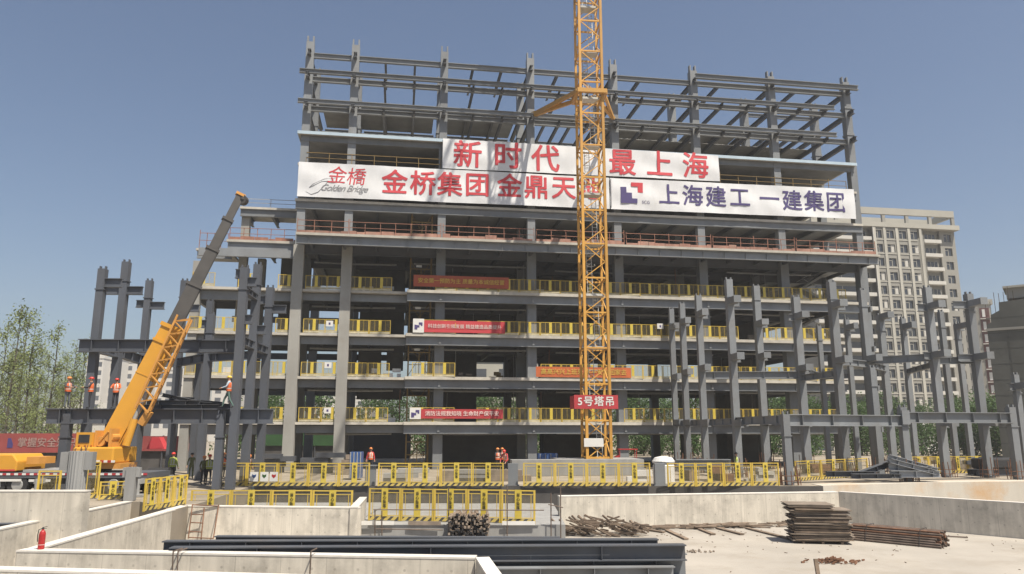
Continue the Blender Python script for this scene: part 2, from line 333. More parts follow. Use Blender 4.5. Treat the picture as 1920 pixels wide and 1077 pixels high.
# ------------------------------------------------------------------ the big unfinished building
bld = thing('office_building', 'unfinished steel-framed office block with bare floors and open top storeys, hung with white banners', 'building', F(0, 0), TH)
LV = [4.0, 7.88, 11.66, 15.55, 20.0, 23.75, 27.15, 30.05, 32.72, 35.66, 38.05]
CU = [0, 4.2, 12.6, 21, 29.4, 37.8, 46.2, 54.6]; CV = [0, 6, 15]
for j, v in enumerate(CV):
    for i, u in enumerate(CU):
        low = .92 if (j == 0 and i < 2) else .84
        top = (39.2 if j == 0 else 39.0 if j == 1 else 31.5)
        b = MB(); b.box(u - low / 2, u + low / 2, v - low / 2, v + low / 2, 0, LV[4] - .5, 1 if (j == 0 and i < 2) else 0)
        hw = .36; b.box(u - hw, u + hw, v - hw, v + hw, LV[4] - .5, top)
        if top > 38:
            b.box(u - hw + .03, u - hw + .16, v - .2, v + .2, top, top + .65); b.box(u + hw - .16, u + hw - .03, v - .2, v + .2, top, top + .65)
            for zz in LV[8:10]: b.box(u - hw - .06, u + hw + .06, v - hw - .06, v + hw + .06, zz + .55, zz + .75)
        b.build('column', ['steel', 'fire'], bld)
# left wing columns
for u, v, zt in ((-8.5, .2, 17.8), (-8.5, 6, 15.3), (-4.2, 6, 19.5), (-5.4, 3.4, LV[5] - .4)):
    b = MB(); b.box(u - .36, u + .36, v - .36, v + .36, 0, zt); b.build('column', ['fire'], bld)
# floor slabs: (level, u0, u1, v0, v1)
for k in range(4):
    z = LV[k]; b = MB()
    b.box(-8.95, 9.6, -.30, 6.6, z - .22, z); b.box(9.602, 51.6 if k < 3 else 54.2, -1.35, 15.6, z - .24, z + .02)
    b.build('floor_slab', 'slab', bld)
    b = MB(); b.box(-8.9, 9.6, .3, 6.4, z - .30, z - .224); b.box(9.7, 51.4, -1.0, 15.4, z - .32, z - .244); b.build('soffit_deck', 'soffit', bld)
    e = MB(); e.box(-8.6, -.47, .22, .46, z - 1.05, z - .3); e.box(.47, 3.73, .22, .46, z - .92, z - .3); e.box(4.67, 9.6, .22, .46, z - .92, z - .3)
    e.ibeam((9.62, -1.04, z - .62), (51.3 if k < 3 else 54.0, -1.04, z - .62), .74, .28, .05, .03); e.box(-8.9, -8.6, .14, 6.3, z - 1.05, z - .3)
    for u in CU[2:]: e.bar((u, -1.14, z - .6), (u, -.44, z - .6), .2, .5)
    e.build('edge_beam', 'steel', bld)
    j = MB()
    for u in [9.7 + 2.8 * q for q in range(16)]: j.box(u - .1, u + .1, -.3, 15.3, z - .85, z - .33)
    for v in (6, 15): j.box(-8.5, 51.4, v - .15, v + .15, z - .95, z - .31)
    for u in (-4.2, 2.1, 6.3): j.box(u - .1, u + .1, .45, 6.2, z - .8, z - .31)
    j.build('floor_joists', 'steel_dark', bld)
z = LV[4]
b = MB(); b.box(.02, 54.75, -3.0, 15.6, z - .22, z); b.box(-6.4, -.02, .55, 6.6, z - .2, z + .02); b.box(-9.3, -6.42, 2.0, 6.6, z - .75, z - .55); b.build('floor_slab', 'slab', bld)
b = MB(); b.box(.2, 54.5, -2.5, 15.4, z - .29, z - .224); b.box(-6.2, -.1, .9, 6.4, z - .28, z - .204); b.build('soffit_deck', 'soffit', bld)
b = MB(); b.ibeam((.05, -2.68, z - .6), (54.7, -2.68, z - .6), .70, .3, .05, .03, ribs=26)
b.ibeam((-6.3, .75, z - .55), (-.1, .75, z - .55), .66, .3, .05, .03); b.ibeam((-9.2, 2.2, z - 1.1), (-6.2, 2.2, z - 1.1), .7, .3, .05, .03)
b.box(-8.6, -.5, .2, .5, z - 1.6, z - .9); b.build('edge_beam', 'steel', bld)
b = MB()
for q in range(20): u = 1.2 + 2.8 * q; b.ibeam((u, -2.6, z - .55), (u, 15.2, z - .55), .5, .22, .04, .03)
for v in (0, 6, 15): b.ibeam((.1, v + .02, z - .75), (54.6, v + .02, z - .75), .9, .3, .05, .04)
for u in (-6, -3): b.ibeam((u, .9, z - .55), (u, 6.3, z - .55), .5, .22, .04, .03)
b.build('floor_joists', 'steel_dark', bld)
# L5, L6 slabs behind the banners, L5 roof of the left wing
for k, (u0, u1, v0) in ((5, (-.55, 54.95, -.55)), (6, (-.5, 54.6, -.5))):
    z = LV[k]; b = MB(); b.box(u0, u1, v0, 13, z - .22, z)
    if k == 5: b.box(-5.9, u0 - .01, 2.6, 7, z - .25, z - .05)
    b.build('floor_slab', 'slab', bld)
    b = MB(); b.box(u0 + .2, u1 - .2, v0 + .3, 12.8, z - .3, z - .224); b.build('soffit_deck', 'soffit', bld)
    b = MB(); b.ibeam((u0 + .05, v0 + .2, z - .57), (u1 - .05, v0 + .2, z - .57), .66, .28, .05, .03)
    if k == 5: b.ibeam((-5.85, 2.8, z - .6), (-.6, 2.8, z - .6), .66, .28, .05, .03)
    b.build('edge_beam', 'steel', bld)
    b = MB()
    for q in range(19): u = .9 + 2.9 * q; b.ibeam((u, v0 + .4, z - .55), (u, 12.7, z - .55), .5, .2, .04, .03)
    if k == 5:
        for u in (-5.4, -3): b.ibeam((u, 3, z - .6), (u, 6.8, z - .6), .6, .25, .04, .03)
    b.build('floor_joists', 'steel_dark', bld)
# L7: slab with pale blue edge
z = LV[7]; b = MB(); b.box(-.6, 54.7, -.75, 13, z - .2, z); b.build('floor_slab', 'slab', bld)
b = MB(); b.box(-.62, 54.72, -.80, -.752, z - .23, z + .06); b.box(-.65, -.602, -.8, 6, z - .23, z + .06); b.build('edge_trim', 'trim', bld)
b = MB(); b.box(-.4, 54.4, -.4, 12.8, z - .28, z - .204); b.build('soffit_deck', 'soffit', bld)
b = MB(); b.ibeam((-.4, -.3, z - .5), (54.6, -.3, z - .5), .55, .25, .04, .03); b.build('edge_beam', 'steel', bld)
# open frame L8, L9, L10
for k in (8, 9, 10):
    z = LV[k]
    for i in range(7):
        u0, u1 = CU[i] + .36, CU[i + 1] - .36
        for v in (0, 6, 12.5) if k < 10 else (0,):
            b = MB(); b.ibeam((u0, v, z - .1), (u1, v, z - .1), .5, .3, .05, .03); b.build('beam', 'steel', bld)
    b = MB()
    if k < 10: b.ibeam((-.75, -1.0, z + .2), (52.6, -1.0, z + .2), .42, .3, .05, .03)
    else: b.ibeam((37.8, -.8, z + .32), (55.6, -.8, z + .32), .5, .35, .05, .03)
    b.build('front_beam', 'steel', bld)
    for i, u in enumerate(CU):
        b = MB(); b.ibeam((u, -1.2 if k < 10 else -.9, z - .1), (u, 12.6 if k < 10 else 6, z - .1), .5, .3, .05, .03)
        b.build('cross_beam', 'steel_dark', bld)
    for i in range(1, 7):
        for t in (1 / 3, 2 / 3):
            u = CU[i] + 8.4 * t
            if k == 10 and (i in (4, 5)) and t > .5: continue
            b = MB(); b.ibeam((u, -.8 if k < 10 else .16, z - .12), (u, 12.3 if k < 10 else 5.8, z - .12), .42, .2, .04, .03); b.build('secondary_beam', 'steel_dark', bld)
b = MB()
for i in range(7): b.ibeam((CU[i] + .36, 6, LV[10] - .3), (CU[i + 1] - .36, 6, LV[10] - .3), .4, .25, .05, .03) if i > 5 else None
b.ibeam((CU[0], 12.5, LV[9] - .3), (54.6, 12.5, LV[9] - .3), .4, .25, .05, .03); b.build('rear_beam', 'steel', bld)
for (k, u0, u1, v0, v1) in ((9, .6, 12, 6.3, 12), (9, 13.2, 20.6, 6.3, 12), (9, 29.8, 38.5, 5.0, 12), (9, 40, 46, 6.4, 12), (8, .6, 20.5, 6.3, 12), (8, 21.5, 29, 6.4, 12), (8, 30, 52, 3.2, 12)):
    b = MB(); n = max(2, int((u1 - u0) / .6))
    for q in range(n):
        a = u0 + (u1 - u0) * q / n; c = u0 + (u1 - u0) * (q + 1) / n; b.box(a, c - .06, v0, v1, LV[k] + .15, LV[k] + .2); b.box(c - .059, c - .001, v0, v1, LV[k] + .16, LV[k] + .26)
    b.build('metal_deck', 'deck', bld)
# core and rear walls
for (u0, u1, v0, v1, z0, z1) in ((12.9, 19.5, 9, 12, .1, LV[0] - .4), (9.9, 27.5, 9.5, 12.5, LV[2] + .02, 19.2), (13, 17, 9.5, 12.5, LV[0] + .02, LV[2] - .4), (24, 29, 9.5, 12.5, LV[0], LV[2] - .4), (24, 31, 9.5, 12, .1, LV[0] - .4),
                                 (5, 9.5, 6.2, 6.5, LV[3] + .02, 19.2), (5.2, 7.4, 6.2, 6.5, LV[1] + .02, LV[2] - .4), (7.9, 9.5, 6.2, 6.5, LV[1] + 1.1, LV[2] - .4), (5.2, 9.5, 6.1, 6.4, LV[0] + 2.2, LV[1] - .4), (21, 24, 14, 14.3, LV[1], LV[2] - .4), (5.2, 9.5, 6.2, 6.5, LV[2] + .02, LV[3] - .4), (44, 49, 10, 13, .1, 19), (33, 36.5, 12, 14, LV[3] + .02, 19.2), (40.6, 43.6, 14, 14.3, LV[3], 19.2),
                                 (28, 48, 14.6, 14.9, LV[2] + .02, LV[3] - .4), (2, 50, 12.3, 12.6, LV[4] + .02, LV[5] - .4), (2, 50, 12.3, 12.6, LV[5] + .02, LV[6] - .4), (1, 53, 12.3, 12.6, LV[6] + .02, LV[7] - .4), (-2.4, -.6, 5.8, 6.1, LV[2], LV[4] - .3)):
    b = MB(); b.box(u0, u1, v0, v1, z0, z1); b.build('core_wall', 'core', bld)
# zig-zag stair at the open right end
b = MB(); zz = LV[2]
for q, (a, c) in enumerate(((53.2, 49.8), (49.8, 53.2), (53.2, 49.8), (49.8, 53.2))):
    v = 3 + 1.5 * (q % 2); b.bar((a, v, zz), (c, v, zz + 1.95), 1.2, .22); b.bar((a, v - .62, zz + .95), (c, v - .62, zz + 2.9), .05, .05); zz += 1.95
    b.box(min(c, 53.2) - .5, c + .6, 2.4, 5.2, zz - .1, zz + .06)
b.build('staircase', 'galv', bld)

# ------------------------------------------------------------------ banners on the facade
BV = -.86
def cloth(x, z): return .022 * sin(x * 2.1 + .7 * z) * sin(z * 1.3 + .4 * x) + .03 * sin(x * .55 + z * 2.2) + .012 * sin(x * 6.1 - 3.3 * z) * sin(x * .37)
def banner(label, u0, u1, z0, z1, z0r=None, z1r=None, m='banner', group=None, v=BV, wave=cloth, name='banner', n=1.0):
    z0r = z0 if z0r is None else z0r; z1r = z1 if z1r is None else z1r
    r = thing(name, label, 'banner', F(u0, v, z0), TH, group); W = u1 - u0; nx = max(4, int(W / .22 * n)); nz = max(4, int((z1 - z0) / .25)); b = MB(); vs = []
    for s in (0, .012):
        for j in range(nz + 1):
            for i in range(nx + 1):
                x = W * i / nx; t = i / nx; za = (z0r - z0) * t; zb = (z1 - z0) + (z1r - z1) * t; zz = za + (zb - za) * j / nz
                vs.append((x, wave(x, zz) + s, zz))
    o = (nx + 1) * (nz + 1); fs = []
    for j in range(nz):
        for i in range(nx):
            a = j * (nx + 1) + i; fs.append((a, a + 1, a + nx + 2, a + nx + 1)); fs.append((o + a, o + a + nx + 1, o + a + nx + 2, o + a + 1))
    b.add(vs, fs); b.build('cloth', m, r, smooth=True); return r
def letters(r, u0, z0, chars, m, size, bold, v=BV, wave=cloth, sx=None):
    for ch, px, py in chars:
        u, z = FU(px, py, v); lettering(ch, size, m, r, (u - u0, -.026, z - z0), bold=bold, warp=lambda x, zz: wave(x, zz))
u0, z0 = 12.55, 27.2
top = banner('upper white banner with large widely spaced red characters, half behind the crane mast', u0, 39.75, z0, 30.12, 27.35, 30.02, v=BV)
letters(top, u0, z0, [('新', 877, 293), ('时', 952, 296), ('代', 1023, 301), ('最', 1167, 308), ('上', 1236.5, 311), ('海', 1304, 314)], 'red_ink', 2.78, .018)
u0, z0 = -.36, 23.85
lowl = banner('lower white banner starting at the left building edge, red characters and a cursive emblem', u0, 28.5, z0, 27.1, 24.0, 27.1, v=BV)
letters(lowl, u0, z0, [('金', 740, 345), ('桥', 793, 347), ('集', 843.5, 349), ('团', 895, 350), ('金', 955.5, 352), ('鼎', 1006, 354), ('天', 1057, 355), ('地', 1105, 357)], 'red_ink', 2.42, .018)
for ch, px, py in (('金', 631, 331), ('橋', 667, 334)):
    u, z = FU(px, py, BV); lettering(ch, 1.75, 'red_ink', lowl, (u - u0, -.026, z - z0), shear=.12, warp=cloth)
u, z = FU(640, 354, BV); lettering('Golden Bridge', .84, 'grey_ink', lowl, (u - u0 + .2, -.026, z - z0), shear=.5, warp=cloth, space=.86, name='cursive_lettering')
u, z = FU(595, 350, BV)
b = MB(); b.tube([(u - u0 + a, -.02 + cloth(u - u0 + a, z - z0 + c), z - z0 + c) for a, c in ((-1.0, -.5), (-.5, -.75), (.1, -.5), (.75, .25), (.9, .55), (.4, .5), (-.3, .1), (-.7, -.1), (-.4, .2), (.6, .75), (1.6, .85))], [.008, .018, .022, .03, .022, .012, .02, .026, .014, .012, .006], 6)
b.build('emblem_flourish', 'grey_ink', lowl)
u0, z0 = 28.58, 24.0
lowr = banner('lower right white banner with dark violet characters and a stepped red and violet logo', u0, 54.05, z0, 27.1, 24.15, 27.25, v=BV)
letters(lowr, u0, z0, [('上', 1254.5, 368), ('海', 1299, 370), ('建', 1342.5, 372), ('工', 1387, 373), ('一', 1443, 376), ('建', 1485.5, 379), ('集', 1526.5, 380), ('团', 1567, 382)], 'violet_ink', 2.2, .016)
def logo(name, pts, m):
    q = [FU(x, y, BV) for x, y in pts]; b = MB(); b.prism([(u - u0, z - z0) for u, z in q], -.05, -.03); b.build(name, m, lowr)
logo('logo_lower', [(1163, 351), (1174, 351), (1174.5, 361.5), (1184.5, 362), (1185, 372.5), (1195, 373), (1195, 382), (1164.5, 381)], 'violet_ink')
logo('logo_upper', [(1183, 342.5), (1205, 343.5), (1205, 362), (1195.5, 361.5), (1195.5, 350.5), (1183, 350)], 'red_ink')
u, z = FU(1211, 380, BV); lettering('SCG', .42, 'violet_ink', lowr, (u - u0, -.026, z - z0), warp=cloth)
b = MB(); b.box(.02, .10, -.10, -.075, .1, 3.0); b.build('seam_cord', 'grey_ink', lowr)

# ------------------------------------------------------------------ slogan cloths on the floor edges
flat = lambda x, z: .012 * sin(x * 3) * sin(z * 2.5)
def slogan(label, x0, x1, ytop, ybot, v, m, text, ink, logo_px=0, size=.85, bold=.012, sp=1.0):
    u0, za = FU(x0 + logo_px, ybot, v); u1, zb = FU(x1, ytop, v); r = banner(label, u0, u1, za, zb, m=m, v=v, wave=flat, name='slogan_banner')
    n = len(text); 
    size = (u1 - u0) * .95 / n
    lettering(text, size, ink, r, ((u1 - u0) / 2, -.035, (zb - za) / 2), bold=bold, space=sp)
    if logo_px:
        ul = FU(x0, ybot, v)[0]; b = MB(); b.box(ul - u0, -.01, -.01, .01, -.05, zb - za + .12); b.build('logo_panel', 'white', r)
        c = (ul - u0) / 2; h = (zb - za) / 2; b = MB(); b.prism([(c - .35, h - .3), (c - .1, h - .3), (c - .1, h - .12), (c + .08, h - .12), (c + .08, h + .05), (c - .35, h + .12)], -.03, -.012)
        b.prism([(c + .02, h + .12), (c + .02, h + .32), (c + .34, h + .32), (c + .34, h + .02), (c + .2, h + .02), (c + .2, h + .12)], -.03, -.012); b.build('logo_mark', 'violet_ink', r)
    return r
RV = -1.33
slogan('red slogan cloth with a white logo square on the third floor edge', 774, 947, 604, 623, RV - .08, 'red_cloth', '科技创新引领发展 精益建造品质提升', 'pink_ink', 21, .56, .012)
slogan('red slogan cloth with a white logo square on the lowest floor edge', 768, 943, 768, 785, RV - .08, 'red_cloth', '消防法规我知晓 生命财产保平安', 'pink_ink', 21, .60, .012)
slogan('dull red-brown slogan cloth with ochre characters on the shaded floor under the large overhang', 775, 954, 521, 537, RV - .08, 'rust_cloth', '安全第一预防为主 质量为本诚信经营', 'yellow_ink', 0, .60, .012)
slogan('long orange slogan cloth with yellow characters passing behind the crane mast', 1005, 1183, 690, 707, RV - .08, 'orange_cloth', '高高兴兴上班来 平平安安回家去', 'yellow_ink', 0, .62, .012)

# ------------------------------------------------------------------ guard panels along the floor edges
def floor_panel(name, Wd, Ht, m, plate=True):
    b = MB()
    for x in (.03, Wd - .03): b.bar((x, 0, 0), (x, 0, Ht), .055, .055)
    for z in (Ht - .02, .22): b.bar((.03, 0, z), (Wd - .03, 0, z), .04, .04)
    b.box(.05, Wd - .05, -.02, .0, .01, .17, 3)
    b.box(Wd / 2 - .13, Wd / 2 + .13, -.03, -.005, .2, Ht - .02, 1)
    for x in (Wd * .25, Wd * .75): b.bar((x, 0, .2), (x, 0, Ht), .02, .02)
    b.box(.06, Wd - .06, .004, .008, .24, Ht - .05, 2)
    o = b.build(name, [m, 'yellow_plate' if plate else m, 'net', 'toe_board']); return o
fp = None
ORD = ['lowest', 'second', 'third', 'fourth']
def place_fp(u, v, z, label, group, tilt=0):
    global fp
    if fp is None: fp = floor_panel('guardrail_panel', 1.86, 1.22, 'yellow'); o = fp
    else: o = fp.copy(); COL.objects.link(o)
    o.location = F(u, v, z); o.rotation_euler = (0, 0, TH + tilt); tag(o, label, 'guardrail', group)
def bay(u):
    if u < -.5: return 'on the left wing'
    if u < 4: return 'between the two full-height left columns'
    if u < 9: return 'just right of the two full-height columns'
    if u < 20: return 'around the slogan cloth'
    if u < 24: return 'left of the crane mast'
    if u < 32: return 'by the crane mast'
    if u < 42: return 'right of the crane mast'
    return 'behind the right-hand bare columns'
for k in range(4):
    for q in range(32):
        u = -8.8 + q * 1.9
        if u > (49.5 if k < 3 else 52): continue
        if -.75 - 1.86 < u < -.3 and u > -2.3: u -= .45
        left = u < 9.3; v = -.24 if left else RV + .03
        if u < 9.3 < u + 1.86: continue
        if k == 1 and (12.3 < u < 21): continue
        if k == 3 and u < 0 and q % 2: continue
        if random.random() < .06: continue
        place_fp(u, v, LV[k] + .025, 'yellow guardrail panel, %s floor edge, %s' % (ORD[k], bay(u)), 'guardrail panels on the floor edges', random.uniform(-.045, .045))
def pipe_rail(label, u0, u1, v, z, m, ht=1.15, board=None, group=None, step=2.0, mid=True):
    r = thing('pipe_railing', label, 'railing', F(u0, v, z), TH, group); L = u1 - u0; n = max(1, round(L / step))
    for q in range(n + 1):
        x = L * q / n; b = MB(); b.bar((x, 0, 0), (x + random.uniform(-.03, .03), random.uniform(-.04, .04), ht + random.uniform(-.02, .25) * (q % 3 == 0)), .05, .05); b.build('post', m, r)
    b = MB(); b.bar((0, -.03, ht - .05), (L, -.03, ht - .03), .045, .045); b.build('rail', m, r)
    if mid: b = MB(); b.bar((0, -.03, ht * .52), (L, -.03, ht * .5), .04, .04); b.build('rail', m, r)
    if board:
        b = MB(); x = 0
        while x < L - .2: w_ = random.uniform(.5, 1.6); b.box(x, min(L, x + w_) - .03, -.02, .02, .0, random.uniform(.16, .42)); x += w_
        b.build('toe_boards', board, r)
    return r
for i, (a, c) in enumerate(zip([.1, 4.5, 12.6, 21, 29.4, 37.8, 46.2], [4.4, 12.4, 20.8, 29.2, 37.6, 46, 54.4])):
    pipe_rail('rust-red pipe railing on the large overhanging floor, %s' % ['at its left corner', 'between the first two wide columns', 'left of the crane mast, third bay', 'directly left of the crane mast', 'directly right of the crane mast', 'two bays right of the crane', 'at its right end'][i],
              a, c, -2.85, LV[4] + .003, 'rust_rail', board='faded_board', group='rust railings on the overhanging floor', step=1.4)
pipe_rail('rusty railing on the upper tier of the left wing, under its small roof', -6.2, -.3, .75, LV[4] + .022, 'rust_rail', group='rust railings on the left wing', board='rust_rail', step=1.2)
pipe_rail('thin pale railing on the roof of the left wing beside the crane boom tip', -5.7, -.7, 2.8, LV[5] - .045, 'galv', .85, group='rails on top')
pipe_rail('rusty railing on the far left tip of the wing behind the boom', -9.1, -6.6, 2.2, LV[4] - .548, 'rust_rail', 1.5, group='rust railings on the left wing', step=.6)
pipe_rail('ochre railing above the lower left banner, left of the upper banner', .2, 12.4, -.35, LV[6] + .003, 'brown_frame', 1.1, group='ochre rails above the banners')
pipe_rail('ochre railing above the lower right banner, right of the upper banner', 40, 53.6, -.35, LV[6] + .003, 'brown_frame', 1.1, group='ochre rails above the banners')

# hoist tower inside the left part of the facade
ho = thing('material_hoist', 'ochre lattice hoist tower standing inside the floors left of the slogan cloths', 'hoist', F(9.9, .6), TH)
for x in (0, 1.9):
    for y in (0, 1.5):
        b = MB(); b.bar((x, y, 0), (x, y, LV[5] - .4), .11, .11); b.build('post', 'brown_frame', ho)
for k in range(6):
    zb = ([.0] + LV)[k]
    b = MB(); b.bar((.06, -.06, zb + 2.3), (1.84, -.06, zb + 2.3), .08, .08); b.bar((.06, -.06, zb + 1.2), (1.84, -.06, zb + 1.2), .06, .06); b.bar((.95, -.06, zb + .05), (.95, -.06, zb + 2.3), .07, .07)
    for x in (.35, .65, 1.25, 1.55): b.bar((x, -.05, zb + .05), (x, -.05, zb + 1.2), .03, .03)
    b.build('gate', 'brown_frame', ho)
    b = MB(); b.bar((.0, 1.5, zb + .3), (1.9, 1.5, zb + 3.4), .05, .05); b.bar((1.9, 1.5, zb + .3), (0, 1.5, zb + 3.4), .05, .05); b.build('bracing', 'brown_frame', ho)
    b = MB(); b.box(.5, 1.0, -.13, -.1, zb + 2.45, zb + 2.65); b.build('notice', 'white', ho) if k in (2, 3, 4) else None

# ------------------------------------------------------------------ tower crane
CX, CY = 6.55, 59.2
tc = thing('tower_crane', 'tall yellow lattice tower crane in front of the building, rising out of the photo', 'crane', (CX, CY, 0), R(6))
W2 = .93; SEC = 2.8; TOP = 61.6
b = MB(); b.box(-3.2, 3.2, -1.9, 2.2, 0, 1.15); b.build('concrete_base', 'stub', tc)
for x in (-W2, W2):
    for y in (-W2, W2): b = MB(); b.bar((x, y, 1.15), (x, y, TOP), .21 if y < 0 else .18, .21 if y < 0 else .18); b.build('chord', 'crane', tc)
n = int((TOP - 1.15) / SEC)
for side in range(4):
    a = side * pi / 2; b = MB(); rot = lambda x, y, z: (x * cos(a) - y * sin(a), x * sin(a) + y * cos(a), z)
    for q in range(n):
        z0 = 1.15 + q * SEC; zm = z0 + SEC / 2; z1 = z0 + SEC
        b.bar(rot(-W2 + .1, -W2, z0 + .08), rot(W2 - .1, -W2, z0 + .08), .12, .12)
        b.bar(rot(-W2 + .1, -W2, z0 + .12), rot(W2 - .1, -W2, zm), .07, .07); b.bar(rot(W2 - .1, -W2, zm), rot(-W2 + .1, -W2, z1), .07, .07)
    b.build('lattice_bracing', 'crane', tc)
q = 0; z = 1.2
while z < 57:
    b = MB(); x = -.25 if q % 2 else .25; y = -.1; zt = z + 4.2
    for s in (-.2, .2): b.bar((x + s + (-.35 if q % 2 else .35) * 0, y, z), (x + s, y + .5, zt), .05, .05)
    for k in range(14): t = (k + .5) / 14; b.bar((x - .2, y + .5 * t, z + 4.2 * t), (x + .2, y + .5 * t, z + 4.2 * t), .03, .03)
    b.tube([(x + .34 * cos(t), y - .45 + .34 * sin(t), z + 2.5) for t in [k * pi / 6 for k in range(-2, 9)]], .02, 5); b.tube([(x + .34 * cos(t), y - .45 + .34 * sin(t), z + 3.4) for t in [k * pi / 6 for k in range(-2, 9)]], .02, 5)
    b.build('ladder', 'silver', tc)
    b = MB(); b.box(-.72, .72, -.7, .2, zt, zt + .05); b.box(-.72, .72, -.72, -.701, zt, zt + .18); b.build('landing', 'silver', tc); z = zt; q += 1
# tie collar and its struts back to the building
zc = D(1100, 182, CY).z
b = MB()
for s in (-1, 1): b.bar((-1.25, s * 1.2, zc), (1.25, s * 1.2, zc), .28, .36); b.bar((s * 1.2, -1.06, zc), (s * 1.2, 1.06, zc), .28, .36)
b.build('tie_collar', 'crane', tc)
def loc_tc(P): d = Vector(P) - Vector((CX, CY, 0)); a = R(6); return Vector((d.x * cos(a) + d.y * sin(a), -d.x * sin(a) + d.y * cos(a), d.z))
zt = LV[8] + .5
for (sx, sy), (u, v) in (((-1.2, 1.1), (21.1, -.45)), ((-1.2, -1.0), (21.3, -.45)), ((1.2, 1.1), (29.3, -.45)), ((1.2, -.6), (29.2, -.45))):
    b = MB(); p = Vector((sx, sy, zc)); q = loc_tc(F(u, v, zt if u < 25 else zt + .1)); b.bar(p, q, .2, .3, w2=.3, h2=.5 if u < 25 else .3); b.build('tie_strut', 'crane', tc)
# slewing head, jib towards the viewer and counter jib
b = MB(); b.lathe([(1.3, TOP), (1.3, TOP + .5), (.9, TOP + .6), (.9, TOP + 1.4)], 16); b.build('slewing_ring', 'crane', tc)
b = MB(); b.prism([(.95, TOP + .9), (1.8, TOP + .9), (1.8, TOP + 2.9), (.95, TOP + 3.1)], -1.9, -.3); b.build('cab', 'white', tc)
def lattice(m_, p, q, w_, h_, seg, r=.07):
    p = Vector(p); q = Vector(q); d, a, u = m_.frame(p, q); L = (q - p).length; n = int(L / seg)
    for s in (-1, 1): m_.bar(p + a * s * w_ / 2, q + a * s * w_ / 2, r * 1.7, r * 1.7)
    m_.bar(p + u * h_, q + u * h_, r * 1.9, r * 1.9)
    for k in range(n):
        c0 = p + d * (L * k / n); c1 = p + d * (L * (k + .5) / n); c2 = p + d * (L * (k + 1) / n)
        for s in (-1, 1): m_.bar(c0 + a * s * w_ / 2, c1 + u * h_, r, r); m_.bar(c1 + u * h_, c2 + a * s * w_ / 2, r, r)
        m_.bar(c0 - a * w_ / 2, c0 + a * w_ / 2, r, r)
b = MB(); lattice(b, (0, -1.0, TOP + 2.0), (-1.0, -38, TOP + 2.2), 1.3, 1.2, 1.5, .08); b.build('jib', 'crane', tc)
b = MB(); lattice(b, (0, 1.0, TOP + 2.0), (.3, 12, TOP + 2.0), 1.3, 1.0, 1.5, .08); b.build('counter_jib', 'crane', tc)
b = MB(); b.box(-.7, .7, 9.5, 12, TOP + .2, TOP + 1.9); b.build('counterweight', 'stub', tc)
b = MB(); b.bar((-.5, -.5, TOP + 1.4), (0, 0, TOP + 8), .15, .15); b.bar((.5, -.5, TOP + 1.4), (0, 0, TOP + 8), .15, .15); b.bar((.5, .5, TOP + 1.4), (0, 0, TOP + 8), .15, .15); b.bar((-.5, .5, TOP + 1.4), (0, 0, TOP + 8), .15, .15); b.build('tower_head', 'crane', tc)
# signs on the mast
def board_at(name, label, cat, x0, x1, y0, y1, Y, m, rz=0, th=.05, group=None):
    P = D((x0 + x1) / 2, y1, Y); Q = D((x0 + x1) / 2, y0, Y); w_ = D(x1, y1, Y).x - D(x0, y1, Y).x; h_ = Q.z - P.z
    r = thing(name, label, cat, (P.x, P.y, P.z), rz, group); b = MB(); b.box(-w_ / 2, w_ / 2, -th / 2, th / 2, 0, h_); b.build('panel', m, r); return r, w_, h_
sg, w_, h_ = board_at('crane_number_sign', 'bright red sign with large white characters strapped to the foot of the crane mast', 'sign', 1076, 1160, 741, 767, CY - 1.25, 'red_cloth', R(6))
lettering('5号塔吊', .78, 'white', sg, (0, -.035, h_ / 2), bold=.02, space=1.15)
b = MB(); b.box(-w_ / 2 - .03, -w_ / 2 - .001, .03, 1.6, 0, h_ - .05); b.build('side_panel', 'red_cloth', sg)
board_at('notice_board', 'blank white notice board on the crane mast just above its concrete base', 'sign', 1095, 1132, 822, 838, CY - 1.12, 'white', R(6))

# ------------------------------------------------------------------ mobile crane on the left
YC = 40.6
mc = thing('mobile_crane', 'yellow truck crane with a long raised grey telescopic boom, at the left', 'crane', (D(250, 890, YC).x, YC, 0), 0)
ox = mc.location.x
def C(x, y, Y=YC): P = D(x, y, Y); return Vector((P.x - ox, P.y - YC, P.z))
p0 = C(203, 838, YC + .3); p1 = C(325, 612, YC + .8); tip = C(452, 364, YC + 2.2); d = (tip - p1)
def boomsec(p, q, w_, h_, m, name):
    b = MB(); b.bar(p, q, w_, h_); b.bar(p + (q - p) * .02, p + (q - p) * .985, w_ * .7, h_ * .1, oh=-h_ * .53); b.build(name, m, mc)
    return b
boomsec(p0, p1, .78, .98, 'truck', 'boom_base_section')
fr = [0, .30, .57, .80, 1.0]
for k in range(4):
    a = p1 + d * max(0, fr[k] - .02); c = p1 + d * fr[k + 1]; wk = .60 - .075 * k; hk = .74 - .105 * k
    boomsec(a, c, wk, hk, 'boom', 'boom_section')
    e = d.normalized(); b = MB(); b.bar(c - e * .16, c, wk + .10, hk + .13); b.build('boom_collar', 'boom' if k < 3 else 'jib', mc)
e = (p1 - p0).normalized(); b = MB(); b.bar(p1 - e * .2, p1 + e * .02, .92, 1.14); b.bar(p1 - e * 1.1, p1 - e * .95, .88, 1.08); b.bar(p0 + e * 4.1, p0 + e * 4.16, .82, 1.02); b.build('boom_collar', 'truck', mc)
b = MB(); a = C(452, 366, YC + 2.2); b.lathe([(.22, -.08), (.22, .08)], 14, c=(a.x + .12, a.y, a.z - .25)); b.tube([(a.x + .1, a.y - .15, a.z - .3), (a.x + .1, a.y + .25, a.z - .3)], .3, 12); b.build('boom_head', 'boom', mc)
j0 = C(270, 775, YC - .1); j1 = C(351, 606, YC + .3)
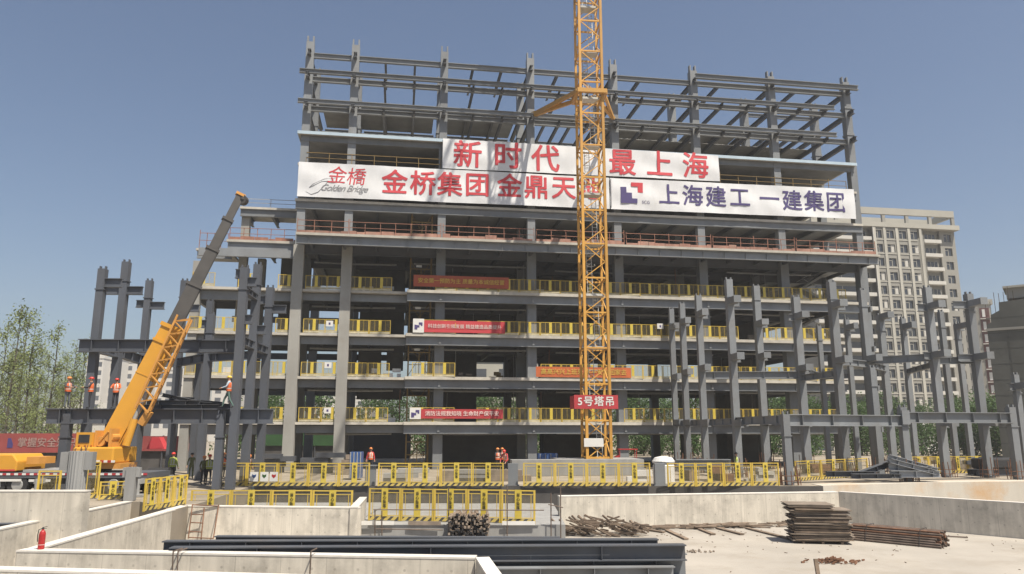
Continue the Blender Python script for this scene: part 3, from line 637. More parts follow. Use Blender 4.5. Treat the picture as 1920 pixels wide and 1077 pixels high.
b = MB(); lattice(b, j0 + Vector((.25, 0, 0)), j1 + Vector((.2, 0, .2)), .55, .75, .75, .055); b.bar(j0 - Vector((.1, 0, .6)), j0 + Vector((.3, 0, .1)), .3, .35); b.build('folded_jib', 'jib', mc)
b = MB(); b.tube([C(236, 836, YC - .2), C(252, 786, YC - .1)], .2, 12); b.tube([C(252, 786, YC - .1), C(284, 716, YC + .2)], .11, 12, 1); b.build('luffing_cylinder', ['truck', 'galv'], mc)
# turntable, counterweight and winch house
def cbox(x0, x1, y0, y1, d0, d1, name, m, parent=None):
    a = C(x0, y1); c = C(x1, y0); b = MB(); b.box(a.x, c.x, d0, d1, a.z, c.z)
    o = b.build(name, m, parent or mc); return o, a, c
cw, a, c = cbox(158, 236, 838, 868, -1.2, 1.3, 'counterweight', 'truck')
bv = cw.modifiers.new('bevel', 'BEVEL'); bv.width = .08; bv.segments = 2
lettering('XCMG', .30, 'violet_ink', cw, ((a.x * .62 + c.x * .38), -1.215, a.z * .45 + c.z * .55), bold=.02)
b = MB()
for q in range(11): b.box(a.x + .15 + q * .19, a.x + .34 + q * .19, -1.222, -1.202, a.z + .06, a.z + .17, q % 2)
b.build('reflector_strip', ['white', 'ext_red'], cw)
hs, a, c = cbox(161, 193, 811, 838, -1.0, .2, 'winch_house', 'truck')
b = MB(); b.box(a.x + .15, c.x - .12, -1.03, -1.004, a.z + .22, c.z - .12); b.build('grille', 'dark', hs)
b = MB()
for q in range(3): b.lathe([(.05, -.01), (.05, .01)], 8, c=(a.x + .2 + q * .32, -1.01, a.z + .08))
b.build('tail_lamp', 'ext_red', hs)
b = MB(); a = C(196, 838); c = C(222, 808); b.tube([(a.x + .1, -.7, a.z + .28), (a.x + .1, .9, a.z + .28)], .26, 14); b.tube([(a.x + .55, -.7, a.z + .5), (a.x + .55, .9, a.z + .5)], .24, 14); b.tube([(a.x + .1, -.72, a.z + .28), (a.x + .5, -.72, a.z + .8)], .05, 6); b.box(a.x - .15, a.x - .05, -.8, 1, a.z, a.z + .85); b.box(c.x - .05, c.x + .06, -.8, 1, a.z, a.z + .95); b.build('winch_drum', 'jib', mc)
cbox(170, 242, 868, 878, -.9, .9, 'turntable', 'jib'); cbox(183, 206, 866, 882, -.95, .3, 'slewing_gear', 'dark')
# carrier
ch, a, c = cbox(-30, 300, 884, 894, -1.25, 1.25, 'chassis', 'steel_dark'); bz = a.z
b = MB()
for q in range(46): b.box(a.x + q * .2, a.x + .198 + q * .2, -1.275, -1.253, c.z - .13, c.z - .03, q % 2)
b.build('reflector_strip', ['white', 'red_cloth'], ch)
cbox(-30, 240, 894, 905, -1.1, 1.1, 'tank_and_frame', 'dark'); cbox(70, 160, 879, 884, -1.2, 1.2, 'deck_plate', 'galv')
hd = C(0, 882); h1 = C(62, 851); b = MB(); b.prism([(hd.x - 1.0, hd.z), (h1.x, hd.z), (h1.x + .02, hd.z + .5), (h1.x - .25, h1.z), (hd.x - 1.0, h1.z)], -1.25, 1.2)
o = b.build('engine_hood', 'truck', mc); bv = o.modifiers.new('bevel', 'BEVEL'); bv.width = .06; bv.segments = 2
b = MB(); b.box(hd.x - .9, h1.x - .05, -1.27, -1.252, hd.z + .02, hd.z + .10); b.build('trim_strip', 'red_cloth', o)
cbox(67, 92, 856, 869, -.8, .6, 'hydraulic_tank', 'jib')
for px in (20, 60, 175, 235, 262):
    P = C(px, 908); b = MB(); b.tube([(P.x, -1.22, .52), (P.x, -.85, .52)], [.52, .52], 20, 0); b.tube([(P.x, -1.24, .52), (P.x, -1.221, .52)], [.27, .3], 16, 1); b.tube([(P.x, .85, .52), (P.x, 1.22, .52)], .52, 20, 0); b.tube([(P.x, -.86, .52), (P.x, .86, .52)], .09, 8, 0)
    b.build('wheel', ['dark', 'galv'], mc)
for px in (110, 292):
    P = C(px, 900); b = MB(); b.box(P.x - .12, P.x + .12, -1.9, 1.9, bz - .25, bz - .02); b.tube([(P.x, -1.85, .12), (P.x, -1.85, bz)], .09, 8); b.box(P.x - .35, P.x + .35, -2.1, -1.6, .0, .12); b.build('outrigger', 'galv', mc)
b = MB(); a = C(30, 900); b.box(a.x - .3, a.x + 1.1, -1.32, -1.28, a.z, a.z + .12); b.box(a.x + 1.5, a.x + 2.6, -1.32, -1.28, a.z - .02, a.z + .1); b.build('side_guard', 'white', mc)

# ------------------------------------------------------------------ bare steel columns: left frame
def corbel(b, x, y, z, dx, dy, L=.9, hh=.6):
    b.ibeam((x, y, z), (x + dx * L, y + dy * L, z), hh, .32, .04, .03)
lf = thing('bare_steelwork', 'dark blue-grey steel columns and girders behind the truck crane, workers on the lower girder', 'steel frame', (D(122, 830, 43.5).x, 43.5, 0), R(3))
LW = .76
LC = [  # reference pixel x,y ; distance ; top pixel y ; width ; corbels (pixel y, direction)
 (122, 830, 43.5, 776, .60, []), (173, 700, 45.8, 505, .60, [(522, 1)]), (217, 700, 49.2, 492, .62, [(537, 1), (537, -1)]), (272, 624, 55, 527, .60, [(566, 1), (563, -.6)]), (331, 714, 56, 527, .62, [(571, 1)]),
 (437, 830, 43.5, 503, .60, [(505, -.3), (520, .5), (590, .4)]), (462, 830, 46.5, 497, .60, [(538, -.4), (610, .5)]), (489, 830, 49.5, 540, .62, [(572, .9), (555, -.5)]), (412, 830, 43.6, 776, .56, []), (378, 830, 52, 590, .6, [(600, -.4)]), (389, 640, 58, 565, .6, [(640, -.4)]), (362, 830, 56, 640, .5, []), (324, 830, 56.5, 690, .5, []), (260, 830, 55.5, 690, .5, [])]
def localf(root, P): d = Vector(P) - root.location; a = root.rotation_euler.z; return Vector((d.x * cos(a) + d.y * sin(a), -d.x * sin(a) + d.y * cos(a), d.z))
def bare_column(root, px, py, Y, ptop, wd, corb, m, zb=0):
    P = D(px, py, Y); pt = localf(root, P); b = MB(); wd = wd * LW; corb = corb + ([(787, .3)] if m == 'steel' and len(corb) == 2 and Y > 54 else [])
    # top height from its own sight line at the column's place
    zt = top_at(P.x, Y, ptop); b.box(pt.x - wd / 2, pt.x + wd / 2, pt.y - wd / 2, pt.y + wd / 2, zb, zt)
    b.box(pt.x - wd / 2 + .03, pt.x - wd / 2 + .1, pt.y - .1, pt.y + .1, zt, zt + .18); b.box(pt.x + wd / 2 - .1, pt.x + wd / 2 - .03, pt.y - .1, pt.y + .1, zt, zt + .18)
    b.box(pt.x - wd / 2 - .05, pt.x + wd / 2 + .05, pt.y - wd / 2 - .05, pt.y + wd / 2 + .05, zt - 1.35, zt - 1.28)
    o = b.build('column', m, root)
    for cy, dx in corb:
        b = MB(); z = top_at(P.x, Y, cy); s = 1 if dx > 0 else -1
        if m == 'steel': fb = MB(); fb.bar((pt.x, pt.y - wd / 2, z - .24), (pt.x, pt.y - wd / 2 - 1.3, z - .24), wd * 1.03, .46); fb.bar((pt.x, pt.y - wd / 2 - 1.301, z - .24), (pt.x, pt.y - wd / 2 - 1.33, z - .24), wd * 1.12, .52); fb.build('corbel', m, root)
        b.ibeam((pt.x + s * wd / 2, pt.y, z - .3), (pt.x + s * (wd / 2 + abs(dx)), pt.y, z - .3), .56, .3, .04, .03); b.build('corbel', m, root)
    return pt
def top_at(X, Y, py):
    b = -(py - 538.5) / FPX; return H + Y * (sin(PIT) + b * cos(PIT)) / (cos(PIT) - b * sin(PIT))
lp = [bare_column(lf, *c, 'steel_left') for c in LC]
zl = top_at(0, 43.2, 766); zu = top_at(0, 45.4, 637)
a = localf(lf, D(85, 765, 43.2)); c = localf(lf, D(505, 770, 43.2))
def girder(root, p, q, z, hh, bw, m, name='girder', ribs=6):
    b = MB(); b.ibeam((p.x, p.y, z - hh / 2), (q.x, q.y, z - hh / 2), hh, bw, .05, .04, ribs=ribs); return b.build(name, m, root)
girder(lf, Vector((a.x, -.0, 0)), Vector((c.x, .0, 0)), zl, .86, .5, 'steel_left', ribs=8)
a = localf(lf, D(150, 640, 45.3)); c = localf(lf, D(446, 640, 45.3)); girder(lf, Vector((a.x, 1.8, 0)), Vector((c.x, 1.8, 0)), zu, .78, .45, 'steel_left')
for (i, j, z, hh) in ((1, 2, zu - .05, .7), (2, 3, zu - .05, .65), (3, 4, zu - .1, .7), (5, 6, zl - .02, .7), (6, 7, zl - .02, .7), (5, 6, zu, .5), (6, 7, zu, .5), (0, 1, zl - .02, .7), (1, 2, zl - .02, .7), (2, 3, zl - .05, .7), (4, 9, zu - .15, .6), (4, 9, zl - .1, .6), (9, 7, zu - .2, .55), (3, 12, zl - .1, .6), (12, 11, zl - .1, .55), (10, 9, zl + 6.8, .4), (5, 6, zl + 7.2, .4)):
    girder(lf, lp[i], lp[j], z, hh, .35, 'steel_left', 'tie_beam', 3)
random.seed(15); LB = ['lowest dark beam of the stack on the left frame deck', 'dark beam at the back of the stack on the left frame deck', 'long dark beam jutting left from the stack on the left frame deck', 'short dark beam high in the stack on the left frame deck', 'dark beam at the right end of the stack, by the yellow-helmeted worker', 'topmost slanting dark beam of the stack on the left frame deck', 'small dark beam leaning on the stack on the left frame deck']
for k, (x0, x1, dz, dz2, yy) in enumerate(((262, 418, 0, 0, .3), (300, 432, 0, .02, 1.1), (268, 372, .26, .24, .5), (305, 352, .5, .46, .9), (345, 425, .25, .05, .6), (298, 366, .72, .28, .4), (320, 404, .45, .2, 1.3))):
    a = localf(lf, D(x0, 757, 44.6)); c = localf(lf, D(x1, 757, 44.6)); hh = random.uniform(.2, .3); b = MB(); p = Vector((a.x, a.y + yy, zl + .13 + dz)); q = Vector((c.x, c.y + yy + random.uniform(-.3, .3), zl + .13 + dz2)); b.ibeam(p, q, hh, .32, .03, .02, ribs=2); tag(b.build('stacked_beam', 'steel_dark', None, lf.location, R(3)), LB[k], 'steel beam', 'beams stacked on the left frame')

# ------------------------------------------------------------------ bare steel columns: right frame
rf = thing('bare_steelwork', 'forest of bare grey steel columns and girders at the right before the building', 'steel frame', (D(1475, 830, 47).x, 47, 0), R(5))
RC = [(1475, 830, 47, 777, .56, []), (1378, 750, 55, 525, .64, [(561, .5), (665, .35)]), (1318, 750, 61, 555, .62, [(585, .5), (686, .3)]), (1286, 750, 65.5, 570, .60, [(600, .4), (694, .3)]), (1265, 750, 68.0, 580, .58, [(610, .45), (703, .3)]),
 (1430, 750, 66.5, 537, .74, [(603, .6), (664, .4)]), (1505, 750, 60.5, 558, .74, [(589, -.4), (686, .4)]), (1576, 750, 55.4, 530, .70, [(568, .7), (671, .6)]), (1694, 800, 50.2, 764, .60, []),
 (1628, 680, 58, 545, .60, [(668, .9)]), (1658, 680, 62, 592, .62, [(590, .7)]), (1640, 760, 54, 690, .5, []), (1752, 680, 55, 540, .64, [(570, -.6), (660, -.5)]), (1830, 680, 54.5, 552, .64, [(565, -1.0), (664, -1.1)]), (1769, 640, 61, 585, .5, []), (1797, 640, 63.5, 608, .5, [(608, .4)]),
 (1597, 720, 66, 600, .5, [(610, .5)]), (1543, 720, 68, 612, .5, []), (1898, 800, 52.2, 764, .62, []), (1907, 740, 54.5, 703, .5, [(718, -.3)]), (1702, 700, 62, 598, .5, [(608, .5)])]
rp_ = [bare_column(rf, *c, 'steel') for c in RC]
zr = top_at(0, 47, 777)
for (i, j, z, hh, bw) in ((0, 8, zr, .72, .45), (8, 18, zr + .22, .72, .45), (0, 1, zr - .05, .55, .3), (1, 2, zr - .1, .5, .3), (2, 3, zr - .1, .5, .3), (3, 4, zr - .1, .5, .3), (8, 7, zr, .5, .3), (7, 6, zr - .05, .5, .3), (6, 5, zr - .1, .5, .3), (1, 7, zr + 4.35, .45, .3), (7, 9, zr + 4.3, .5, .3), (12, 9, zr + 4.6, .55, .3), (13, 12, zr + 4.3, .5, .3), (18, 13, zr, .5, .3), (6, 17, zr + 4.1, .5, .3), (17, 16, zr + 4.0, .45, .3), (9, 10, zr + 4.3, .5, .3), (12, 20, zr + 4.0, .4, .3), (2, 6, top_at(0, 60.8, 697), .62, .35), (6, 7, top_at(0, 58, 699), .5, .35)):
    if (i, j) == (1, 7): continue
    girder(rf, rp_[i], rp_[j], z, hh, bw, 'steel', 'girder', 4)
bo = MB(); p = rp_[8]; bo.box(p.x - .26, p.x + .26, p.y - .4, p.y - .305, zr - .6, zr + .32); bo.build('splice_plate', 'steel', rf)
# rusty starter bars round the column feet
for i in range(len(RC)):
    if i in (11, 14, 15, 16, 17, 19): continue
    P = rp_[i]; wl = rf.matrix_basis @ P; b = MB(); n = 12
    for k in range(n):
        a = 2 * pi * k / n; r_ = random.uniform(.5, .75); x, y = r_ * cos(a), r_ * sin(a) * .7; b.tube([(x, y, 0), (x + random.uniform(-.1, .1), y + random.uniform(-.1, .1), random.uniform(.7, 1.5))], .028, 5)
    for z in (.25, .55): b.tube([(.62 * cos(2 * pi * k / 10), .46 * sin(2 * pi * k / 10), z) for k in range(11)], .02, 5)
    o = b.build('starter_bars', 'rust', None, (wl.x, wl.y, 0))
    tag(o, 'rusty starter bars clustered round the foot of a bare grey column on the right', 'rebar', 'starter bars round the right-hand columns')

# ------------------------------------------------------------------ yellow site fences
def make_fence(Wd, Ht, name='fence_panel', label='', plate=True):
    t = thing(name, label, 'fence')
    b = MB()
    for x in (.04, Wd - .04): b.bar((x, 0, 0), (x, 0, Ht), .085, .06)
    b.bar((.06, 0, Ht - .03), (Wd - .06, 0, Ht - .03), .05, .05); b.bar((.06, 0, Ht - .2), (Wd - .06, 0, Ht - .2), .03, .03); b.bar((.06, 0, .24), (Wd - .06, 0, .24), .04, .04)
    for x in (.2, Wd - .2): b.bar((x, .0, .25), (x, 0, Ht - .2), .025, .025)
    b.build('frame', 'yellow', t)
    b = MB(); b.box(.07, Wd - .07, -.012, .012, .02, .2); b.build('kick_board', 'hazard', t)
    b = MB(); b.box(.07, Wd - .07, .012, .018, .22, Ht - .05); b.build('mesh_infill', 'net', t)
    if plate:
        b = MB(); b.box(Wd / 2 - .16, Wd / 2 + .16, -.034, -.014, .205, Ht + .01); p = b.build('warning_plate', 'yellow_plate', t)
        for q, ch in enumerate('当心坠落'): lettering(ch, .17, 'black_ink', p, (Wd / 2, -.042, Ht - .22 - .2 * q), bold=.012)
    return t
fproto = {}
def fence_run(p, q, n, z, Ht, label, group, skip=(), zq=None, wob=.02, plate=True):
    p = Vector((*p, z)); q = Vector((*q, z if zq is None else zq)); L = (q - p).length / n; key = (round(L, 1), Ht, plate)
    a = math.atan2(q.y - p.y, q.x - p.x)
    for i in range(n):
        if i in skip: continue
        lo = p + (q - p) * i / n; s = L / (key[0] + .02)
        lb = label if isinstance(label, str) else label[i]
        if key not in fproto: fproto[key] = make_fence(key[0], Ht, label=lb, plate=plate); o = fproto[key]; o.location = lo; o.rotation_euler = (0, 0, a); o['group'] = group
        else: o = dup(fproto[key], lo, a + random.uniform(-wob, wob), lb, group)
        o.scale = (s, 1, 1); o.rotation_euler.y = random.uniform(-.006, .006)
gp = lambda x, y: tuple(G(x, y))[:2]
FG = 'yellow edge fence panels along the pit'
fence_run(gp(404, 912), gp(693, 912), 5, 0, 1.36, ['upper edge fence panel at the left end of the row', 'edge fence panel with small white safety notices hung on it', 'upper edge fence panel two right of the end, left of the timber bundle', 'upper edge fence panel near the blue bins, left run', 'last panel of the left fence run, beside a grey post'], FG)
fence_run(gp(708, 912), gp(945, 912), 4, 0, 1.36, ['upper edge fence panel below the hoist tower, left half', 'upper edge fence panel in front of the hoist tower', 'upper edge fence panel in front of the three helmeted men, left', 'upper edge fence panel in front of the three helmeted men, right'], FG)
fence_run(gp(981, 912), gp(1221, 912), 4, 0, 1.36, ['edge fence panel left of the crane base block', 'edge fence panel at the left of the crane base block', 'edge fence panel right under the crane mast', 'edge fence panel in front of the small red vehicle'], FG)
fence_run(gp(1252, 913), gp(1463, 911), 4, 0, 1.36, ['edge fence panel in front of the white water tank', 'edge fence panel below the flat grey beam stack', 'edge fence panel with a rust-red sheet behind it', 'edge fence panel ending at the front right-hand column'], FG)
fence_run(gp(1492, 903), gp(1628, 893), 3, 0, 1.3, ['edge fence panel just right of the front column', 'edge fence panel behind the scattered steel, middle', 'edge fence panel left of the heap of steel sections'], FG)
fence_run(gp(1706, 889), gp(1852, 887), 4, 0, 1.3, ['edge fence panel just right of the heap of steel sections', 'second fence panel right of the steel heap', 'third fence panel right of the steel heap', 'fence panel left of the black covered bundle'], FG)
fence_run((-6.9, 37.3), (1.1, 36.0), 5, -.985, 1.5, ['lower fence panel by the scaffold poles at its left end', 'second panel of the lower fence, left of the timber bundle', 'middle panel of the lower fence directly over the timber bundle', 'fourth panel of the lower fence, right of the timber bundle', 'last lower fence panel, by the right scaffold poles'], 'lower yellow fence on the concrete ledge')
fence_run((-15.2, 36.6), (-7.5, 36.5), 4, -.945, 1.42, ['lower fence panel right above the rebar ladder', 'lower fence panel behind the back wall, second from ladder', 'lower fence panel behind the back wall, third from ladder', 'lower fence panel in the corner by the short wall end'], 'lower yellow fence behind the back wall')
fence_run(gp(268, 960), gp(348, 946), 3, .004, 1.3, ['nearest panel of the slanting fence on the left', 'middle panel of the slanting fence on the left', 'far panel of the slanting fence on the left'], 'slanting fence beside the left walls')
dxy = lambda x, Y: tuple(D(x, 900, Y))[:2]
fence_run(dxy(71, 33), dxy(115, 33.1), 1, .004, 1.55, 'tall open yellow frame panel left of the ribbed column stub', 'yellow panels by the column stubs', plate=False)
fence_run(gp(153, 937), gp(183, 934), 1, .004, 1.75, 'tall narrow open yellow frame just right of the ribbed column stub', 'yellow panels by the column stubs', plate=False)
fence_run(gp(184, 938), gp(236, 936), 1, .004, .85, 'low yellow panel in front of the truck wheel between the stubs', 'yellow panels by the column stubs')
for px, lb, ink in ((476, 'white safety notice with a blue mark on the yellow fence', 'blue'), (495, 'white safety notice with a green mark on the yellow fence', 'green_board'), (513, 'white safety notice with a red mark on the yellow fence', 'ext_red')):
    P = G(px, 912); r = thing('safety_notice', lb, 'notice', (P.x, P.y - .06, .28), 0, 'notices on the fence'); b = MB(); b.box(-.24, .24, -.012, .012, 0, .55); b.build('panel', 'white', r)
    b = MB(); b.prism([(-.12, .3), (0, .18), (.12, .3), (.12, .42), (0, .37), (-.12, .42)], -.02, -.0125); b.build('mark', ink, r)

# concrete stubs
def stub(label, px, base_y, Y, top_y, r_, ribs, z0):
    P = D(px, base_y, Y); zt = D(px, top_y, Y).z; t = thing('column_stub', label, 'column stub', (P.x, P.y, z0), R(8)); h = zt - z0; b = MB(); n = 40 if ribs else 4
    if ribs:
        ring = [(r_ * (1 + (.06 if k % 2 else -.02)) * cos(2 * pi * k / n), r_ * (1 + (.06 if k % 2 else -.02)) * sin(2 * pi * k / n)) for k in range(n)]
        vs = [(x, y, 0) for x, y in ring] + [(x, y, h) for x, y in ring]; b.add(vs, [tuple(range(n))[::-1], tuple(range(n, 2 * n))] + [(k, (k + 1) % n, n + (k + 1) % n, n + k) for k in range(n)])
    else: b.box(-r_, r_, -r_, r_, 0, h)
    b.build('shaft', 'stub', t)
    e = r_ * 1.75; b = MB(); b.box(-e, -r_ * .92, -r_ * .6, r_ * .6, h * .70, h * .985); b.build('side_bracket', 'stub', t); b = MB(); b.box(r_ * .92, e, -r_ * .6, r_ * .6, h * .70, h * .985); b.build('side_bracket', 'stub', t)
    for k in range(7): b = MB(); a = 2 * pi * k / 7; b.tube([(r_ * .7 * cos(a), r_ * .7 * sin(a), h), (r_ * .7 * cos(a) + random.uniform(-.06, .06), r_ * .7 * sin(a), h + random.uniform(.08, .25))], .018, 5); b.build('starter_bar', 'rust', t)
stub('ribbed round concrete column stub with side brackets standing behind the high left wall', 141, 918, 30.5, 846, .34, True, 0)
stub('square pale concrete column stub with side brackets at the end of the wall', 243, 938, 36.6, 876, .22, False, 0)

# ------------------------------------------------------------------ foreground steel, timber, small things
def steel_beam(label, x0, x1, ytop, Y, hh, bw, m='steel_dark', ribs=0, tilt=0, group='long steel beams in the foreground', plate=False):
    a = D(x0, ytop, Y); c = D(x1, ytop, Y + tilt); zt = D((x0 + x1) / 2, ytop, Y + tilt / 2).z; L = (c.xy - a.xy).length; r = thing('steel_beam', label, 'steel beam', (a.x, a.y, zt - hh), math.atan2(c.y - a.y, c.x - a.x), group)
    b = MB(); b.box(0, L, -.012, .012, .03, hh - .03); b.build('web', m, r)
    for z in (0, hh - .03): b = MB(); b.box(-.001, L + .001, -bw / 2, bw / 2, z, z + .03); b.build('flange', m, r)
    for k in range(ribs): b = MB(); x = L * (k + .5) / ribs; b.box(x - .008, x + .008, -bw / 2 + .01, bw / 2 - .01, .031, hh - .031); b.build('stiffener', m, r)
    return r
steel_beam('rearmost dark steel beam, its thin edge showing behind the other two', 405, 1050, 1006, 24.2, .34, .3, tilt=-.3)
steel_beam('middle long dark steel beam with light stiffeners lying behind the front beam', 308, 1233, 1012, 22.4, .42, .34, ribs=9, tilt=.4)
steel_beam('front long dark steel beam lying just above the front wall', 322, 1284, 1023, 21.55, .42, .36, ribs=3, tilt=.5)
steel_beam('deep grey steel girder under the beam ends at lower right of the front wall', 700, 1284, 1038, 21.95, .62, .5, 'steel', 5, .35)
steel_beam('lowest deep grey girder, cut off by the bottom of the photo', 860, 1262, 1062, 21.6, .75, .46, 'steel', 4, .3)
def rod(name, label, cat, pts, rad, m, group=None):
    P0 = Vector(pts[0]); r = MB(); r.tube([Vector(p) - P0 for p in pts], rad, 6); return tag(r.build(name, m, None, P0), label, cat, group)
for px, lb in ((325, 'bent rebar leg left of a pair under the beam ends'), (334, 'bent rebar leg right of a pair under the beam ends'), (583, 'single bent rebar leg in front of the front wall')):
    Yr = 20.72 if px < 400 else 20.42; P = D(px, 1034, Yr); Q = D(px - 3, 1100, Yr - .05); rod('bent_rebar', lb, 'rebar', [Q, (P.x, P.y, P.z - .1), P, P + Vector((.02, .5, .0))], .02, 'pipe', 'rebar legs under the beams')
# fire extinguisher on the wall end
P = G(73, 1031, 0.0); P = Vector((P.x, 21.68, .001)); fx = thing('fire_extinguisher', 'red fire extinguisher standing on the left end of the front wall', 'fire extinguisher', P, .3)
b = MB(); b.lathe([(.075, 0), (.085, .015), (.085, .40), (.07, .46), (.035, .50), (.03, .53)], 18); b.build('cylinder', 'ext_red', fx)
b = MB(); b.lathe([(.032, .53), (.032, .56), (.02, .565), (.02, .58)], 10); b.bar((-.02, 0, .575), (.10, 0, .60), .02, .015); b.bar((-.02, 0, .56), (.09, 0, .545), .02, .012); b.build('valve_handle', 'dark', fx)
b = MB(); b.tube([(-.03, 0, .545), (-.10, 0, .52), (-.115, 0, .38), (-.105, 0, .2)], .012, 6); b.build('hose', 'dark', fx)
b = MB(); b.lathe([(.0862, .115), (.0862, .13)], 18); b.build('label_band', 'pink_ink', fx)
# rebar ladder leaning on the back wall
la = thing('rebar_ladder', 'thin rusty rebar ladder with a wide top bar leaning on the sunlit back wall', 'ladder', (D(355, 1008, 33.3).x, 33.0, FLOOR), 0)
def W(px, py, Y): P = D(px, py, Y); return Vector((P.x - la.location.x, P.y - la.location.y, P.z - FLOOR))
for pts in ([(361, 946, 33.9), (353, 1010, 33.25)], [(383, 952, 33.85), (377, 1012, 33.25)], [(410, 947, 33.9), (400, 1010, 33.2)]): b = MB(); b.tube([W(*p) for p in pts], .026, 6); b.build('rail', 'rust', la)
for pts in ([(360, 947, 33.9), (411, 949, 33.9)], [(360, 965, 33.75), (381, 965, 33.75)], [(358, 980, 33.6), (379, 981, 33.6)], [(355, 997, 33.4), (377, 998, 33.4)], [(353, 1008, 33.3), (400, 1010, 33.2)]): b = MB(); b.tube([W(*p) for p in pts], .024, 6); b.build('rung', 'rust', la)
# scaffold poles by the lower ledge
for k, (px, y0, y1, Y) in enumerate(((703, 955, 1010, 35.5), (716, 958, 1010, 35.6), (841, 915, 1008, 35.55), (951, 912, 1012, 35.6), (1033, 925, 980, 35.5), (1051, 912, 975, 35.5))):
    P = D(px, y1, Y); Q = D(px, y0, Y); rod('scaffold_pole', ['thin upright scaffold pole %s' % s for s in ('at the corner of the short wall end', 'second from the short wall end', 'rising in front of the lower fence left of the timber bundle', 'rising right of the timber bundle', 'by the end of the lower fence', 'beside the sunlit long wall, right of the lower fence')][k], 'pole', [(P.x, P.y, FLOOR + .02), (Q.x, Q.y, Q.z)], .028, 'pipe', 'scaffold poles by the ledge')
for k, (a, c) in enumerate((((700, 956, 35.45), (1020, 957, 35.45)), ((705, 992, 35.45), (830, 994, 35.45)), ((1028, 946, 35.4), (1056, 952, 35.4)))):
    rod('scaffold_pole', ['long level scaffold pole crossing the lower fence', 'short level scaffold pole low on the shaded ledge', 'short level pole tying the two right-hand poles'][k], 'pole', [D(*a), D(*c)], .026, 'pipe', 'scaffold poles by the ledge')
for k in range(4):
    a = D(735 + 88 * k, 985, 35.7); b = MB(); b.box(0, 1.5, -.03, .0, 0, .17); tag(b.build('plank', 'white' if k != 1 else 'ply', None, (a.x - 1.4, 35.73, -1.0 - .0), random.uniform(-.03, .03)), 'pale plank lying along the lip of the concrete ledge under the lower fence', 'plank', 'pale planks under the lower fence').location.y -= .12
def sticks(name, label, cat, loc, rz, n, fn, m, group=None):
    b = MB()
    for k in range(n): fn(b, k)
    return tag(b.build(name, m, None, loc, rz), label, cat, group)
# upright timber bundle
P = G(880, 1012, FLOOR); random.seed(3)
tb = thing('timber_bundle', 'upright bundle of dark timber props with pale cut ends in front of the ledge', 'timber', (P.x, 35.1, FLOOR), 0)
TB = MB()
for k in range(14 * 17):
    i_, j_ = k % 17, k // 17; x = (i_ - 8) * .105 + random.gauss(0, .03); z = .05 + j_ * .085 + random.gauss(0, .02)
    if j_ > 11 and random.random() < .15 + .07 * abs(i_ - 8): continue
    w_ = random.uniform(.07, .105); y0 = random.gauss(-.75, .09); tilt = random.gauss(0, .035); dx = random.gauss(0, .05); end = Vector((x, y0, z + tilt * .3)); back = Vector((x + dx, .8, max(.04, z - tilt * .3)))
    pale = random.random() < (.12 if j_ < 7 else .6)
    b = MB(); b.bar(end, back, w_, w_, 0); d_ = (end - back).normalized(); b.bar(end + d_ * .001, end + d_ * .012, w_ * .98, w_ * .98, 1)
    TB.add(b.v, b.f, 0); TB.m[-6:] = [2 if pale else 1] * 6
TB.build('timber_ends', ['wood', 'dark', 'ply'], tb)['kind'] = 'stuff'
# heap of loose timber
P = G(1130, 1003, FLOOR); random.seed(5); b = MB()
for k in range(110):
    x = random.uniform(-2.3, 2.0); y = random.uniform(-.8, .9); z = max(.03, (.75 - .12 * abs(x) ** 1.6) * random.random()); L = random.uniform(.5, 1.3); a = random.gauss(2.5, .35); s = random.gauss(.12, .2)
    dv = Vector((cos(a) * L, sin(a) * L * .5, s * L)); b.bar(Vector((x, y, z)) - dv / 2, Vector((x, y, z)) + dv / 2 + Vector((0, 0, .05)), random.uniform(.06, .11), random.uniform(.05, .1))
tag(b.build('timber_heap', 'wood', None, (P.x, P.y, FLOOR + .02)), 'loose heap of slanting grey-brown timber offcuts at the foot of the long sunlit wall', 'timber')
# strip of rubbish along the wall foot and loose boards
b = MB(); random.seed(6)
for k in range(90):
    t = random.random(); x = 5.5 + 10.5 * t; y = 38.9 + (x - 2.4) * .177 - random.uniform(.15, 1.3); a = random.uniform(-.4, .6); L = random.uniform(.3, 1.6); b.bar((x - cos(a) * L / 2, y - sin(a) * L / 2, FLOOR + random.uniform(.03, .18)), (x + cos(a) * L / 2, y + sin(a) * L / 2, FLOOR + random.uniform(.03, .2)), random.uniform(.06, .18), random.uniform(.03, .07))
tag(b.build('wood_scraps', 'wood'), 'strip of wood scraps along the foot of the long sunlit wall', 'scraps', kind='stuff')
for k, (p, q) in enumerate((((1250, 996), (1287, 1013)), ((1312, 994), (1338, 1004)), ((1345, 992), (1392, 1004)), ((1400, 992), (1480, 1012)), ((1205, 994), (1245, 1000)))):
    a = G(*p, FLOOR); c = G(*q, FLOOR); b = MB(); b.bar((0, 0, .05), c - a + Vector((0, 0, .05)), .22, .06)
    tag(b.build('loose_board', 'wood', None, a), ['dark board lying just behind the beam ends', 'short board lying on the pit floor, second from the beam ends', 'board lying slanting left of the plywood stack, middle', 'long board pointing at the plywood stack', 'board at the foot of the long wall near the timber heap'][k], 'board', 'loose boards on the pit floor')
